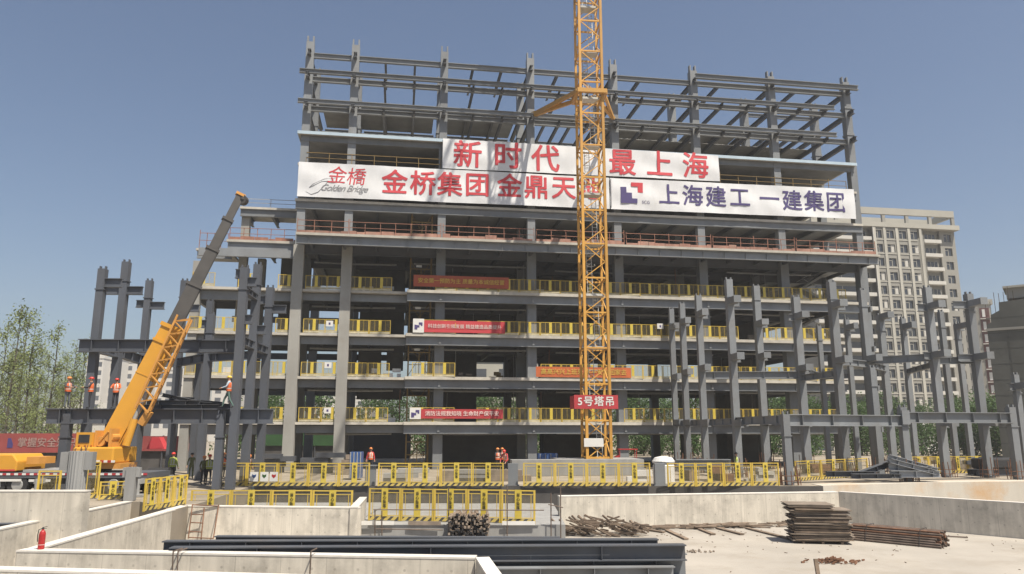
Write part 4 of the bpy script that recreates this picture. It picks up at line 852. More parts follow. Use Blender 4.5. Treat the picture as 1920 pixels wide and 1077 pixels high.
# plywood stack
P = G(1546, 1020, FLOOR); random.seed(11); ps = thing('plywood_stack', 'tall untidy stack of weathered plywood sheets standing on the pale pit floor', 'stack', (P.x, P.y + .55, FLOOR), R(-9))
for x in (-.8, .0, .8): b = MB(); b.box(x - .05, x + .05, -.7, .7, 0, .1); b.build('bearer', 'wood', ps)
z = .1
for k in range(34):
    w_, d_, t_ = random.uniform(1.05, 1.32), random.uniform(.6, .75), random.choice((.03, .035, .045, .055)); x, y = random.gauss(0, .045), random.gauss(0, .05); tw = random.gauss(0, .03)
    if k > 28: x -= .35; w_ *= .75
    b = MB(); cs = [Vector((sx * w_ * cos(tw) - sy * d_ * sin(tw) + x, sx * w_ * sin(tw) + sy * d_ * cos(tw) + y, 0)) for sx, sy in ((-1, -1), (1, -1), (1, 1), (-1, 1))]
    bow = [random.uniform(0, .012) for _ in range(4)]
    b.add([(c.x, c.y, z + bw) for c, bw in zip(cs, bow)] + [(c.x, c.y, z + t_ - .006 + bw) for c, bw in zip(cs, bow)], [(3, 2, 1, 0), (4, 5, 6, 7), (0, 1, 5, 4), (1, 2, 6, 5), (2, 3, 7, 6), (3, 0, 4, 7)])
    b.build('sheet', 'ply' if random.random() < .6 else 'wood', ps); z += t_ + (.03 if k % 6 == 5 else .002)
# pipe bundle
a = G(1622, 1012, FLOOR); c = G(1768, 1026, FLOOR); L = 3.7; pb = thing('pipe_bundle', 'bundle of rusty scaffold pipes lying beside the plywood stack by the shaded wall', 'pipes', (c.x, c.y, FLOOR), math.atan2(a.y - c.y, a.x - c.x)); random.seed(9)
n = 0
for row in range(7):
    for q in range(13 - row):
        y = (q - (12 - row) / 2) * .105; z = .055 + row * .092; s = random.uniform(-.15, .12); b = MB(); b.tube([(s, y, z), (s + L, y, z)], .05, 7, 0); b.build('pipe', 'pipe' if random.random() < .7 else 'rust', pb)
for x in (.7, 2.9): b = MB(); b.tube([(x, -.74, .02), (x, -.42, .70), (x, .42, .70), (x, .74, .02)], .012, 5); b.build('tie_wire', 'dark', pb)
for k, (p, q) in enumerate((((1600, 995), (1690, 1006)), ((1640, 1000), (1815, 1010)))):
    a = G(*p, FLOOR); c = G(*q, FLOOR); rod('loose_pipe', ['loose rusty pipe behind the pipe bundle', 'long loose pipe lying past the right end of the pipe bundle'][k], 'pipe', [a + Vector((0, 0, .05)), c + Vector((0, 0, .05))], .035, 'pipe', 'loose pipes')
# coupler heap and stake
P = G(1562, 1056, FLOOR); random.seed(12); b = MB()
for k in range(130):
    r_ = abs(random.gauss(0, .42)); t = random.uniform(0, 2 * pi); x, y = r_ * cos(t) * 1.3, r_ * sin(t) * .55; z = max(0, .16 - r_ * .16) * random.random(); w_ = random.uniform(.03, .06)
    b.bar((x - w_, y, z + .03), (x + w_, y + random.uniform(-.04, .04), z + random.uniform(.03, .08)), w_, w_)
tag(b.build('coupler_heap', 'rust', None, (P.x, P.y, FLOOR)), 'small dark heap of rusty scaffold couplers on the pit floor', 'scrap heap', kind=None)
P = G(1535, 1085, FLOOR); Q = D(1529, 1048, P.y + .1); b = MB(); b.bar((0, 0, 0), Q - P, .12, .1); tag(b.build('wooden_stake', 'wood', None, P), 'short leaning wooden stake below the coupler heap', 'stake')
P = G(1300, 1036, FLOOR); random.seed(2); b = MB()
for k in range(26): x, y = random.gauss(0, .3), random.gauss(0, .12); b.bar((x, y, .02), (x + random.uniform(-.08, .08), y + random.uniform(-.05, .05), random.uniform(.03, .09)), .06, .05)
tag(b.build('rubble_heap', 'ply', None, (P.x, P.y, FLOOR)), 'low patch of pale rubble right of the beam ends', 'rubble')
# dark offcut on the left behind the walls
P = D(14, 985, 27.6); b = MB(); b.ibeam((-2, 0, -.1), (.5, .3, -.1), .3, .3); tag(b.build('steel_offcut', 'steel_dark', None, P), 'dark steel offcut at the left edge in front of the high wall', 'steel beam')
# steel on the right-hand ground edge
def flat_beam(label, p, q, z, hh, bw, m, group): a = Vector(p); c = Vector(q); b = MB(); b.ibeam((0, 0, 0), c - a, hh, bw, .03, .025, ribs=3); return tag(b.build('steel_section', m, None, (a.x, a.y, z + hh / 2)), label, 'steel section', group)
SG = 'steel sections lying on the right ground edge'
for k, (p, q, Y, Y2, hh, m) in enumerate((((1548, 889), (1640, 889), 49.6, 49.8, .34, 'steel_dark'), ((1596, 893), (1690, 893), 49.0, 49.2, .30, 'steel_dark'), ((1612, 890), (1672, 868), 49.9, 50.4, .36, 'steel_dark'), ((1668, 889), (1762, 889), 49.2, 49.8, .42, 'steel_pale'), ((1666, 874), (1758, 884), 49.5, 49.9, .46, 'steel_pale'), ((1664, 858), (1750, 882), 49.8, 50.2, .42, 'steel_pale'), ((1668, 864), (1752, 886), 49.3, 49.7, .30, 'steel_pale'))):
    a = D(*p, Y); c = D(*q, Y2); a.z = max(a.z, .17 + .0); c.z = max(c.z, .16); b = MB(); b.ibeam((0, 0, 0), c - a, hh, .4, .03, .025, ribs=3)
    tag(b.build('steel_section', m, None, a), ['flat dark section at the left of the steel heap', 'dark section lying in front of the steel heap', 'dark section propped on the steel heap, rising right', 'lowest pale grey section of the steel heap', 'middle pale grey section of the steel heap', 'topmost pale grey section of the steel heap, slanting down right', 'front slanting pale section of the steel heap'][k], 'steel section', SG)
a = G(1858, 893); cb = thing('covered_bundle', 'black sheeted bundle at the right edge above the stained wall', 'bundle', (a.x, a.y + .3, 0), R(10))
b = MB(); b.box(0, 5.5, 0, 1.6, .45, 1.25); o = b.build('sheet_cover', 'dark', cb); bv = o.modifiers.new('bevel', 'BEVEL'); bv.width = .15; bv.segments = 2
for k in range(4): b = MB(); b.ibeam((-.8 + .1 * k, .2 + .4 * k, .22), (5.6, .2 + .4 * k, .22), .42, .32, .03, .02); b.build('steel_section', 'steel_dark', cb)
for k in range(4):
    a = D(1268, 878, 51 + .5 * k); c = D(1370, 878, 51 + .5 * k); b = MB(); b.ibeam((0, 0, 0), (c.x - a.x, 0, 0), .32, .34, .03, .02); tag(b.build('steel_section', 'steel', None, (a.x, a.y, .85 + .33 * (k % 2))), 'grey steel beam in the flat stack behind the fence, right of the white tank', 'steel section', 'flat beam stack behind the fence')
    if k < 2: b = MB(); b.box(0, .3, 0, 2.2, 0, .68); tag(b.build('timber_block', 'wood', None, (a.x + .8 + 2 * k, 50.8, 0)), 'timber block carrying the flat grey beam stack', 'block', 'blocks under the flat beam stack')
# bins, tank, small vehicle
def bin_(label, x0, x1, y0, y1, Y): a = D(x0, y1, Y); c = D(x1, y0, Y); r = thing('steel_bin', label, 'bin', (a.x, Y, 0), R(5)); w_ = c.x - a.x; zt = c.z; b = MB(); b.box(0, w_, 0, .05, .1, zt); b.box(0, w_, 1.2, 1.25, .1, zt); b.box(0, .05, .051, 1.199, .1, zt); b.box(w_ - .05, w_, .051, 1.199, .1, zt); b.box(.05, w_ - .05, .05, 1.2, .1, .15); b.build('bin_body', 'blue', r); b = MB(); [b.box(w_ * t - .03, w_ * t + .03, -.05, -.001, .1, zt) for t in (.08, .36, .64, .92)]; b.build('ribs', 'galv', r)
bin_('blue mesh bin behind the fence near the full-height columns', 655, 678, 848, 872, 52); bin_('blue bin behind the concrete block left of the crane mast', 1010, 1046, 851, 865, 63)
a = D(1238, 905, 47); wt = thing('water_tank', 'white plastic water tank with a rounded lid between two fence runs', 'tank', (a.x + .3, 47.3, 0)); b = MB(); b.lathe([(.62, 0), (.66, .1), (.66, 1.15), (.6, 1.25)], 20); b.build('tank_body', 'white', wt); b = MB(); b.lathe([(.66, 1.28), (.70, 1.4), (.55, 1.62), (.2, 1.7)], 20); b.build('lid', 'white', wt)
a = D(1160, 870, 62); rv = thing('site_vehicle', 'small dull red site tricycle parked behind the crane base', 'vehicle', (a.x - .4, 62, 0)); b = MB(); b.box(.1, 1.9, -.5, .5, .55, .85); b.prism([(0, .55), (.5, .55), (.4, 1.35), (.1, 1.2)], -.45, .45); b.build('body', 'ext_red', rv)
b = MB(); [b.bar((x, y, .85), (x, y, 1.75), .05, .05) for x in (.45, 1.8) for y in (-.45, .45)]; b.box(.35, 1.9, -.52, .52, 1.75, 1.82); b.build('canopy', 'ext_red', rv)
for x, y in ((.25, 0), (1.5, -.55), (1.5, .55)): b = MB(); b.tube([(x, y - .06, .3), (x, y + .06, .3)], .3, 14); b.build('wheel', 'dark', rv)
for k, (px, Y) in enumerate(((820, 58), (905, 57))):
    a = D(px, 880, 50); b = MB(); b.box(0, 3.2, 0, 1.1, 0, .35); b.box(.3, 2.6, .1, 1.0, .351, .7); tag(b.build('material_stack', 'ply', None, (a.x, 49.5 + k, 0), R(4)), ['low stack of brown boards behind the fence below the hoist', 'low stack of brown boards behind the fence by the helmeted men'][k], 'stack', 'board stacks behind the fence')
a = D(965, 870, 56); b = MB(); b.box(-.2, 3.4, 0, 1.6, 0, 1.15); b.box(-.2, .1, -.4, 0, 0, .8); tag(b.build('concrete_block', 'stub', None, (a.x, 56, 0), R(6)), 'grey concrete block wall left of the crane base', 'block')
P = D(335, 878, 44.6); dr = thing('cable_drum', 'dark tyre-like drum on a short stand near the lime-vested worker', 'drum', (P.x, 42.2, .0)); b = MB(); b.tube([(-.55, 0, .95), (.55, 0, .95)], .3, 16); b.build('roll', 'dark', dr)
for x in (-.4, .4): b = MB(); b.bar((x, 0, 0), (x, 0, .68), .1, .3); b.build('leg', 'steel_dark', dr)
P = D(685, 880, 47.5); b = MB(); b.box(-.3, .3, -.2, .2, 0, 1.15); b.box(-.38, .38, -.28, .28, 1.15, 1.2); tag(b.build('grey_post', 'steel', None, (P.x + .5, 46.6, 0)), 'grey steel post between two fence runs, below the hoist', 'post', 'posts between fence runs')
for px, Y in ((962, 46.6), (1237, 46.4)): P = D(px, 900, Y); b = MB(); b.box(-.3, .3, -.2, .2, 0, 1.3); b.box(-.38, .38, -.28, .28, 0, .05); tag(b.build('grey_post', 'steel', None, (P.x, Y, 0)), 'grey steel post between two fence runs, ' + ('left of the crane block' if px < 1000 else 'beside the white tank'), 'post', 'posts between fence runs')

# ------------------------------------------------------------------ people
def person(label, P, face, top='dark_shirt', vest='orange_vest', legs='denim', hat='orange_hat', pose='stand', sc=1.0):
    r = thing('person', label, 'person', P, face); r.scale = (sc, sc, sc)
    J = dict(pel=(0, 0, .95), wai=(0, .0, 1.1), che=(0, 0, 1.3), nec=(0, 0, 1.47), hed=(0, -.015, 1.58), top=(0, 0, 1.70))
    for s, n in ((-1, 'l'), (1, 'r')):
        J.update({'sh' + n: (s * .17, 0, 1.41), 'el' + n: (s * .25, .02, 1.14), 'wr' + n: (s * .27, -.10, .90), 'ha' + n: (s * .27, -.13, .83), 'hi' + n: (s * .09, 0, .88), 'kn' + n: (s * .105, -.02, .48), 'an' + n: (s * .11, .02, .09), 'to' + n: (s * .13, -.15, .035)})
    if pose == 'work':
        for s, n in ((-1, 'l'), (1, 'r')): J.update({'el' + n: (s * .27, -.12, 1.17), 'wr' + n: (s * .16, -.36, 1.15), 'ha' + n: (s * .13, -.43, 1.16)})
    if pose == 'stride':
        J.update(knl=(-.10, -.2, .50), anl=(-.11, -.28, .10), tol=(-.12, -.45, .04), knr=(.10, .08, .48), anr=(.11, .30, .12), tor=(.12, .16, .03), elr=(.27, -.1, 1.16), wrr=(.24, -.33, 1.08), har=(.24, -.40, 1.06))
    if pose == 'bend':
        for k in ('wai', 'che', 'nec', 'hed', 'top', 'shl', 'shr', 'ell', 'elr', 'wrl', 'wrr', 'hal', 'har'):
            x, y, z = J[k]; t = .6; dz = z - .98; J[k] = (x, y * cos(t) - dz * sin(t), .98 + dz * cos(t) + y * sin(t) * .3)
        for s, n in ((-1, 'l'), (1, 'r')): J['wr' + n] = (s * .2, -.62, .78); J['ha' + n] = (s * .18, -.68, .72); J['el' + n] = (s * .26, -.42, .98)
    rad = dict(pel=.125, wai=.115, che=(.155, .115), nec=.055, hed=.088, top=.07, sh=.062, el=.045, wr=.031, ha=.036, hi=.085, kn=.058, an=.042, to=.035)
    E_ = [('pel', 'wai'), ('wai', 'che'), ('che', 'nec'), ('nec', 'hed'), ('hed', 'top')]
    for n in 'lr': E_ += [('che', 'sh' + n), ('sh' + n, 'el' + n), ('el' + n, 'wr' + n), ('wr' + n, 'ha' + n), ('pel', 'hi' + n), ('hi' + n, 'kn' + n), ('kn' + n, 'an' + n), ('an' + n, 'to' + n)]
    ks = list(J); me = bpy.data.meshes.new('body'); me.from_pydata([J[k] for k in ks], [(ks.index(a), ks.index(c)) for a, c in E_], [])
    o = bpy.data.objects.new('tmp', me); COL.objects.link(o); o.modifiers.new('skin', 'SKIN'); bpy.context.view_layer.update()
    for i, k in enumerate(ks):
        v = rad.get(k, rad.get(k[:2])); v = v if isinstance(v, tuple) else (v, v); me.skin_vertices[0].data[i].radius = v; me.skin_vertices[0].data[i].use_root = (k == 'pel')
    sb = o.modifiers.new('sub', 'SUBSURF'); sb.levels = 1; sb.render_levels = 1
    dg = bpy.context.evaluated_depsgraph_get(); me2 = bpy.data.meshes.new_from_object(o.evaluated_get(dg)); bpy.data.objects.remove(o)
    b = MB(); b.v = [tuple(v.co) for v in me2.vertices]; b.f = [tuple(p.vertices) for p in me2.polygons]
    segs = [(Vector(J[a]), Vector(J[c]), m_) for a, c, m_ in [('nec', 'hed', 0), ('hed', 'top', 0), ('che', 'nec', 1), ('wai', 'che', 1), ('pel', 'wai', 1)] + [(x + n, y + n, m_) for n in 'lr' for x, y, m_ in (('sh', 'el', 1), ('el', 'wr', 1), ('wr', 'ha', 0), ('hi', 'kn', 2), ('kn', 'an', 2), ('an', 'to', 3))]]
    for p in me2.polygons:
        c = p.center; best = (9, 1)
        for A, B, m_ in segs:
            t = max(0, min(1, (c - A).dot(B - A) / max(1e-6, (B - A).length_squared))); dd = (c - A - (B - A) * t).length
            if dd < best[0]: best = (dd, m_)
        b.m.append(best[1])
    for n, s in (('l', -1), ('r', 1)):                       # five separate, curled fingers on each hand
        h_ = Vector(J['ha' + n]); d_ = (h_ - Vector(J['wr' + n])).normalized(); side = Vector((0, 1, 0)).cross(d_).normalized() if abs(d_.y) < .8 else Vector((1, 0, 0)); pal = d_.cross(side)
        for f_ in range(4):
            q0 = h_ + d_ * .02 + side * (.022 * (f_ - 1.5)); L = (.062, .072, .068, .052)[f_]; b.tube([q0, q0 + d_ * L * .5 - pal * .006, q0 + d_ * L * .85 - pal * .03], [.0095, .009, .007], 5, 0)
        q0 = h_ - d_ * .01 + side * (.03 * -s); b.tube([q0, q0 + side * (-s * .03) + d_ * .03, q0 + side * (-s * .03) + d_ * .06], [.011, .0105, .008], 5, 0)
    hd = Vector(J['hed']); up = (Vector(J['top']) - hd).normalized(); fw = Vector((0, -1, 0)) - up * Vector((0, -1, 0)).dot(up); fw.normalize(); sd = up.cross(fw)
    b.tube([hd + fw * .082 + up * .035, hd + fw * .108 - up * .005, hd + fw * .085 - up * .012], [.009, .014, .01], 6, 0)
    for s in (-1, 1): b.tube([hd + sd * s * .088 - up * .02, hd + sd * s * .1 + up * .01, hd + sd * s * .088 + up * .035], [.012, .016, .01], 6, 0); b.tube([hd + sd * s * .034 + fw * .078 + up * .03, hd + sd * s * .034 + fw * .089 + up * .03], [.011, .008], 6, 4)
    b.tube([hd + fw * .083 - up * .04 - sd * .025, hd + fw * .088 - up * .041, hd + fw * .083 - up * .04 + sd * .025], [.004, .006, .004], 5, 4)
    b.build('body', ['skin', top, legs, 'dark', 'eye'], r, smooth=True)
    hm = MB(); c = hd + up * .055; prof = [(.118, 0), (.116, .03), (.10, .075), (.065, .105), (.02, .118)]; n = 14; o_ = 0
    for rr, z in prof:
        for k in range(n): a = 2 * pi * k / n; hm.v.append(tuple(c + sd * rr * cos(a) + fw * rr * 1.12 * sin(a) + up * z))
    for j in range(4):
        for k in range(n): hm.f.append((j * n + k, j * n + (k + 1) % n, (j + 1) * n + (k + 1) % n, (j + 1) * n + k)); hm.m.append(0)
    hm.f.append(tuple(4 * n + k for k in range(n))); hm.m.append(0); hm.f.append(tuple(range(n))); hm.m.append(0)
    vs = [c + sd * (.1 * x) + fw * (.11 + y) + up * (.004 + z) for z in (0, -.012) for x, y in ((-1, -.02), (-.7, .05), (0, .085), (.7, .05), (1, -.02))]; hm.add(vs, [(0, 1, 2, 3, 4), (9, 8, 7, 6, 5)] + [(k, k + 5, k + 6, k + 1) for k in range(4)])
    hm.build('helmet', hat, r, smooth=True)
    if vest:
        vm = MB(); A = Vector(J['pel']) + Vector((0, 0, -.04)); B = Vector(J['che']); ax = (Vector(J['nec']) - A).normalized(); sx = Vector((1, 0, 0)); sy = sx.cross(ax) * -1; n = 16
        rows = [(0, .165, .135), (.10, .165, .135), (.12, .168, .137), (.17, .168, .137), (.19, .172, .137), (.34, .19, .14), (.44, .17, .125), (.50, .10, .09)]
        for t, rx, ry in rows:
            for k in range(n): a = 2 * pi * k / n; vm.v.append(tuple(A + ax * t + sx * rx * 1.06 * cos(a) + sy * ry * 1.06 * sin(a)))
        for j in range(len(rows) - 1):
            for k in range(n): vm.f.append((j * n + k, j * n + (k + 1) % n, (j + 1) * n + (k + 1) % n, (j + 1) * n + k)); vm.m.append(1 if j == 2 or (4 <= j <= 6 and k in (3, 5, 11, 13)) else 0)
        vm.build('vest', [vest, 'silver'], r, smooth=True)
    return r
def on(px, Y, z): P = D(px, 800, Y); Q = Vector((P.x, Y, z)); return Q
person('worker in orange vest and yellow-orange helmet at the left end of the lower girder', on(120, 43.15, zl), R(70), 'dark_shirt', 'orange_vest', 'denim', 'orange_hat', 'work', 1.03)
person('worker in dark clothes and orange vest between the girder end and the second worker', on(163, 43.15, zl), R(-60), 'dark_shirt', 'orange_vest', 'dark_cloth', 'red_hat', 'work', 1.02)
person('worker in bright orange vest on the girder just left of the boom', on(211, 43.15, zl), R(10), 'orange_vest', 'orange_vest', 'dark_cloth', 'red_hat', 'work', .98)
person('worker with yellow helmet striding on the lower girder by the three tall columns', on(424, 43.1, zl), R(-75), 'blue_shirt', 'orange_vest', 'teal_cloth', 'yellow_hat', 'stride', 1.06)
person('worker in lime vest and red helmet on the ground by the dark drum', on(330, 47.5, .1), R(180), 'lime_vest', 'lime_vest', 'dark_cloth', 'red_hat', 'stand', 1.05)
person('worker in olive shirt with orange helmet standing left of a pair on the ground', on(388, 47.0, .0), R(170), 'camo_shirt', None, 'dark_cloth', 'orange_hat', 'stand', 1.0)
person('worker in lime vest and red helmet, right one of a pair on the ground', on(398, 46.9, .0), R(190), 'camo_shirt', 'lime_vest', 'dark_cloth', 'red_hat', 'work', 1.05)
person('worker in olive clothes behind the pair, in front of the dark columns', on(365, 53, .0), R(20), 'camo_shirt', None, 'camo_shirt', 'dark', 'stand', 1.0)
person('worker in orange vest half hidden by the fence under the column trio, left one', on(424, 54, .0), R(150), 'dark_shirt', 'orange_vest', 'dark_cloth', 'orange_hat', 'work', 1.0)
person('worker in orange vest right of the column trio behind the fence', on(470, 54, .0), R(30), 'dark_shirt', 'orange_vest', 'dark_cloth', 'orange_hat', 'bend', 1.0)
person('worker in red vest and orange helmet behind the fence by the blue mesh bin', on(697, 54, .35), R(10), 'red_cloth', 'orange_vest', 'dark_cloth', 'orange_hat', 'stand', 1.0)
person('leftmost of three workers with orange helmets behind the middle fence', on(933, 55, .3), R(40), 'dark_shirt', 'orange_vest', 'dark_cloth', 'orange_hat', 'work', 1.0)
person('middle worker of three with orange helmets behind the middle fence', on(942, 55.6, .3), R(-40), 'dark_shirt', 'orange_vest', 'dark_cloth', 'orange_hat', 'stand', 1.0)
person('bending rightmost worker of three behind the middle fence', on(949, 54.5, .3), R(-20), 'red_cloth', 'orange_vest', 'dark_cloth', 'red_hat', 'bend', 1.0)
person('worker in dark green behind the fence right of the flat beam stack', on(1377, 54, .1), R(60), 'camo_shirt', 'lime_vest', 'dark_cloth', 'dark', 'stand', .95)

# ------------------------------------------------------------------ background buildings
class Plane:                                       # upright facade plane: sight lines to (u, z) on it
    def __init__(s, px, Y, th): P = D(px, 800, Y); s.o = Vector((P.x, P.y, 0)); s.th = th
    def uz(s, px, py):
        n = Vector((-sin(s.th), cos(s.th), 0)); r = _ray(px, py); t = n.dot(s.o - Vector((0, 0, H))) / n.dot(r); P = Vector((0, 0, H)) + r * t; d = P - s.o
        return d.x * cos(s.th) + d.y * sin(s.th), P.z
pl = Plane(1552, 148, R(9)); ap = thing('apartment_building', 'beige unfinished apartment tower with white balconies and a roof pergola at the right', 'building', pl.o, pl.th)
uR = pl.uz(1816, 600)[0]; zT = pl.uz(1700, 428)[1]; uS = pl.uz(1741, 600)[0]; uB = pl.uz(1652, 600)[0]
rows = [pl.uz(1700, 441 + 26.0 * k)[1] for k in range(14)]; fh = (rows[0] - rows[-1]) / 13
wc = [pl.uz(x, 600)[0] for x in (1662, 1685, 1709, 1731)]
def facade(b, u0, u1, z0, z1, v, holes):           # wall with real openings: strips between the window rows
    zs = sorted(set([z0, z1] + [h[2] for h in holes] + [h[3] for h in holes]))
    for a, c in zip(zs, zs[1:]):
        cur = u0
        for h in sorted(h for h in holes if h[2] <= a + 1e-6 and h[3] >= c - 1e-6):
            if h[0] > cur: b.box(cur, h[0], v, v + .35, a, c)
            cur = h[1]
        if cur < u1: b.box(cur, u1, v, v + .35, a, c)
holes = [(u - .85, u + .85, z - .85, z + .85) for u in wc for z in rows if z > 2] + [(uR - 2.6, uR - .9, z - .85, z + .85) for z in rows if z > 2]
b = MB(); facade(b, uB, uS - .5, 0, zT, 0, [h for h in holes if h[1] < uS]); facade(b, uR - 3.6, uR, 0, zT, 1.2, [h for h in holes if h[0] > uS]); b.box(-.0, uR, 3.0, 14, 0, zT - .2); b.box(uS - .45, uS + .6, .6, 3, 0, zT + .4); b.box(uS + .62, uS + 1.1, .3, 3, 0, zT)
b.box(0, uB - .01, 1.6, 3, 0, zT); b.box(uS + 1.11, uR - 3.61, 1.9, 3, 0, zT); b.build('wall', 'apt', ap)
b = MB(); b.box(-.2, uR + .2, -.25, 14, zT + .01, zT + 1.0); b.build('parapet', 'apt_light', ap)
for u in [uB + .3] + [(p + q) / 2 for p, q in zip(wc, wc[1:])] + [wc[-1] + 1.35]: b = MB(); b.box(u - .28, u + .28, -.16, -.002, 0, zT - .02); b.build('pilaster', 'apt_light', ap)
for z in rows:
    if z > 2: b = MB(); b.box(uB + .6, uS - .6, -.1, -.003, z - 1.28, z - 1.12); b.build('sill_band', 'apt_light', ap)
for k, z in enumerate(rows):
    if z < 2: continue
    for (u0, u1, v) in ((0, uB - .3, 1.55), (uS + 1.3, uR - 3.9, 1.85)):
        f_ = MB(); f_.box(u0 + .3, u1 - .3, v - .06, v, z - 1.0, z + .8, 0); n = 4
        for q in range(n + 1): x = u0 + .3 + (u1 - u0 - .6) * q / n; f_.box(x - .06, x + .06, v - .1, v - .061, z - 1.0, z + .8, 1)
        f_.build('balcony_door', ['glass', 'apt_light'], ap)
        f_ = MB(); f_.box(u0, u1, v - 1.5, v - .02, z - 1.35, z - 1.2); f_.box(u0, u1, v - 1.5, v - 1.42, z - 1.199, z - .62); f_.box(u0, u0 + .08, v - 1.41, v - .02, z - 1.199, z - .62); f_.box(u1 - .08, u1, v - 1.41, v - .02, z - 1.199, z - .62); f_.build('balcony', 'balcony', ap)
for h in holes:
    v = 1.2 if h[0] > uS else 0; f_ = MB(); f_.box(h[0], h[1], v + .24, v + .28, h[2], h[3], 0); m_ = (h[0] + h[1]) / 2; rr = random.random()
    f_.box(m_ - .05, m_ + .05, v + .18, v + .239, h[2], h[3], 1); f_.box(h[0], m_ - .051, v + .18, v + .239, h[3] - .5, h[3] - .42, 1)
    if rr < .35: f_.box(m_ + .1, h[1] - .05, v + .19, v + .23, h[2] + .05, h[3] - .05, 2)
    f_.build('window', ['glass', 'apt_light', 'balcony'], ap)
zp0, zp1 = pl.uz(1700, 404)[1], pl.uz(1700, 392)[1]; u1 = pl.uz(1788, 400)[0]
b = MB(); b.box(0, u1, .0, .6, zp0, zp1); b.box(0, u1, 7, 7.6, zp0, zp1); b.box(-.01, .6, .61, 6.99, zp0, zp1); b.box(u1 - .6, u1, .61, 6.99, zp0, zp1)
b.build('pergola_ring', 'apt_light', ap)
for q in range(7): b = MB(); x = .3 + (u1 - .6) * q / 6; b.box(x - .35, x + .35, .08, .55, zT + 1.0, zp0 - .001); b.build('pergola_post', 'apt', ap)
b = MB(); b.bar((uB, -.1, 0), (uB, -.1, zT + .6), .18, .18); b.build('drain_pipe', 'balcony', ap)
for px in (1690, 1716): pass
# second tower with dark red panels
pl = Plane(1815, 175, R(-22)); a2 = thing('apartment_building', 'narrow tower with a dark red window strip between the beige block and the netted scaffold', 'building', pl.o, pl.th)
u1 = pl.uz(1866, 650)[0]; um = pl.uz(1842, 650)[0]; z1 = pl.uz(1840, 562)[1]; zl_ = pl.uz(1830, 572)[1]
b = MB(); b.box(0, um, 0, 12, 0, zl_); b.build('wall', 'apt', a2); b = MB(); b.box(um + .01, u1, .4, 12, 0, z1 - 1.2); b.box(um + .01, u1 + .6, .2, 12, z1 - 1.19, z1); b.build('wall', 'apt_light', a2)
b = MB(); b.box(um + .3, u1 - .3, .3, .39, 0, z1 - 2); b.build('red_panel', 'brick', a2)
for k in range(12):
    z = z1 - 3.2 - 2.95 * k
    if z < 2: break
    b = MB(); b.box((um + u1) / 2 - .5, (um + u1) / 2 + .1, .2, .29, z - .9, z + .9); b.build('window', 'white', a2); b = MB(); b.box(um + .2, u1 - .1, -.3, .28, z - 1.45, z - 1.25); b.build('balcony', 'balcony', a2)
    b = MB(); b.box(.8, 1.9, -.03, -.002, z - .8, z + .8); b.build('window', 'glass', a2)
# netted scaffold tower
pl = Plane(1873, 92, R(-36)); nb = thing('scaffolded_building', 'building wrapped in dark grey-green safety net at the right edge', 'building', pl.o, pl.th); zz = [pl.uz(1880, y)[1] for y in (800, 617, 585, 562, 540)]
b = MB(); prof = [(0, 0), (.0, zz[1] + .6), (.5, zz[1] + .9), (.55, zz[2] - .3), (1.5, zz[2] + .2), (1.55, zz[3] - .3), (9, zz[3] + .2), (14, zz[3] + .2), (14, 0)]; b.prism(prof, 0, 9); b.build('safety_net', 'net_cloth', nb)
b = MB(); b.box(-.12, 14.1, -.14, -.002, zz[1] - .15, zz[1] + .15); b.build('net_band', 'apt', nb)
for q in range(7): b = MB(); x = .1 + .5 * q; b.bar((x, .5, zz[2] - 1.5), (x, .5, zz[2] + 1.0 + random.uniform(-.3, .7) + .45 * min(q, 4)), .06, .06); b.build('scaffold_pole', 'pipe', nb)
b = MB(); b.box(2.4, 8, 1, 6, zz[3] + .21, zz[3] + 1.5); b.build('roof_hut', 'apt', nb); b = MB(); b.box(2.1, 8.3, .6, 6.4, zz[3] + 1.501, zz[3] + 1.75); b.build('hut_roof', 'apt_light', nb)
b = MB(); zc_ = 1.8
while zc_ < zz[2] - .5: b.box(.01, 13.9, -.012, -.002, zc_ - .04, zc_ + .04); zc_ += 1.9
b.build('net_seams', 'net_seam', nb)['kind'] = 'stuff'; b = MB(); [b.box(x - .05, x + .05, -.03, -.014, 0, zz[1]) for x in (2.1, 4.2, 6.3, 8.4, 10.5, 12.6)]; b.build('net_ties', 'net_seam', nb)['kind'] = 'stuff'
# far pale blocks seen between the frames and through the open floors
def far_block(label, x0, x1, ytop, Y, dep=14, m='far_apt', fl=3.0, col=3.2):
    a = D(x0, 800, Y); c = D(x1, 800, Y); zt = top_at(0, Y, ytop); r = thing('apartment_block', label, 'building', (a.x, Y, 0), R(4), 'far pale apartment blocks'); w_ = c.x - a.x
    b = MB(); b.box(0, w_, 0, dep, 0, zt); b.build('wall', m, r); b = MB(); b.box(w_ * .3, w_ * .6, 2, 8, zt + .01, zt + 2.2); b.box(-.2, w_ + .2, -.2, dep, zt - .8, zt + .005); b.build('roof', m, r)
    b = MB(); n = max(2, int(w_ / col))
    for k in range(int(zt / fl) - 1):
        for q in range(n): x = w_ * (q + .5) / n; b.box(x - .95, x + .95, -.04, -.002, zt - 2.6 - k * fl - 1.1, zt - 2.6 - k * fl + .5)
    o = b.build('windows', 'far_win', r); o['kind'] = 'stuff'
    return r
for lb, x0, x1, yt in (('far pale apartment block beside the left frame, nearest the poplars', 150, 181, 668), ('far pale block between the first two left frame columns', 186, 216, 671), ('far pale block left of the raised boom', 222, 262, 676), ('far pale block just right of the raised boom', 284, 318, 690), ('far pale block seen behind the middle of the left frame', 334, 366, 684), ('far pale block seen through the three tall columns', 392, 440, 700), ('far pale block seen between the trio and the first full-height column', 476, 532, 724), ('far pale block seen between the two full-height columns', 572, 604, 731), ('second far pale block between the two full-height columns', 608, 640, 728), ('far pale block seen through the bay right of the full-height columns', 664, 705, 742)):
    far_block(lb, x0, x1, yt, 250 + (x0 % 7) * 6)
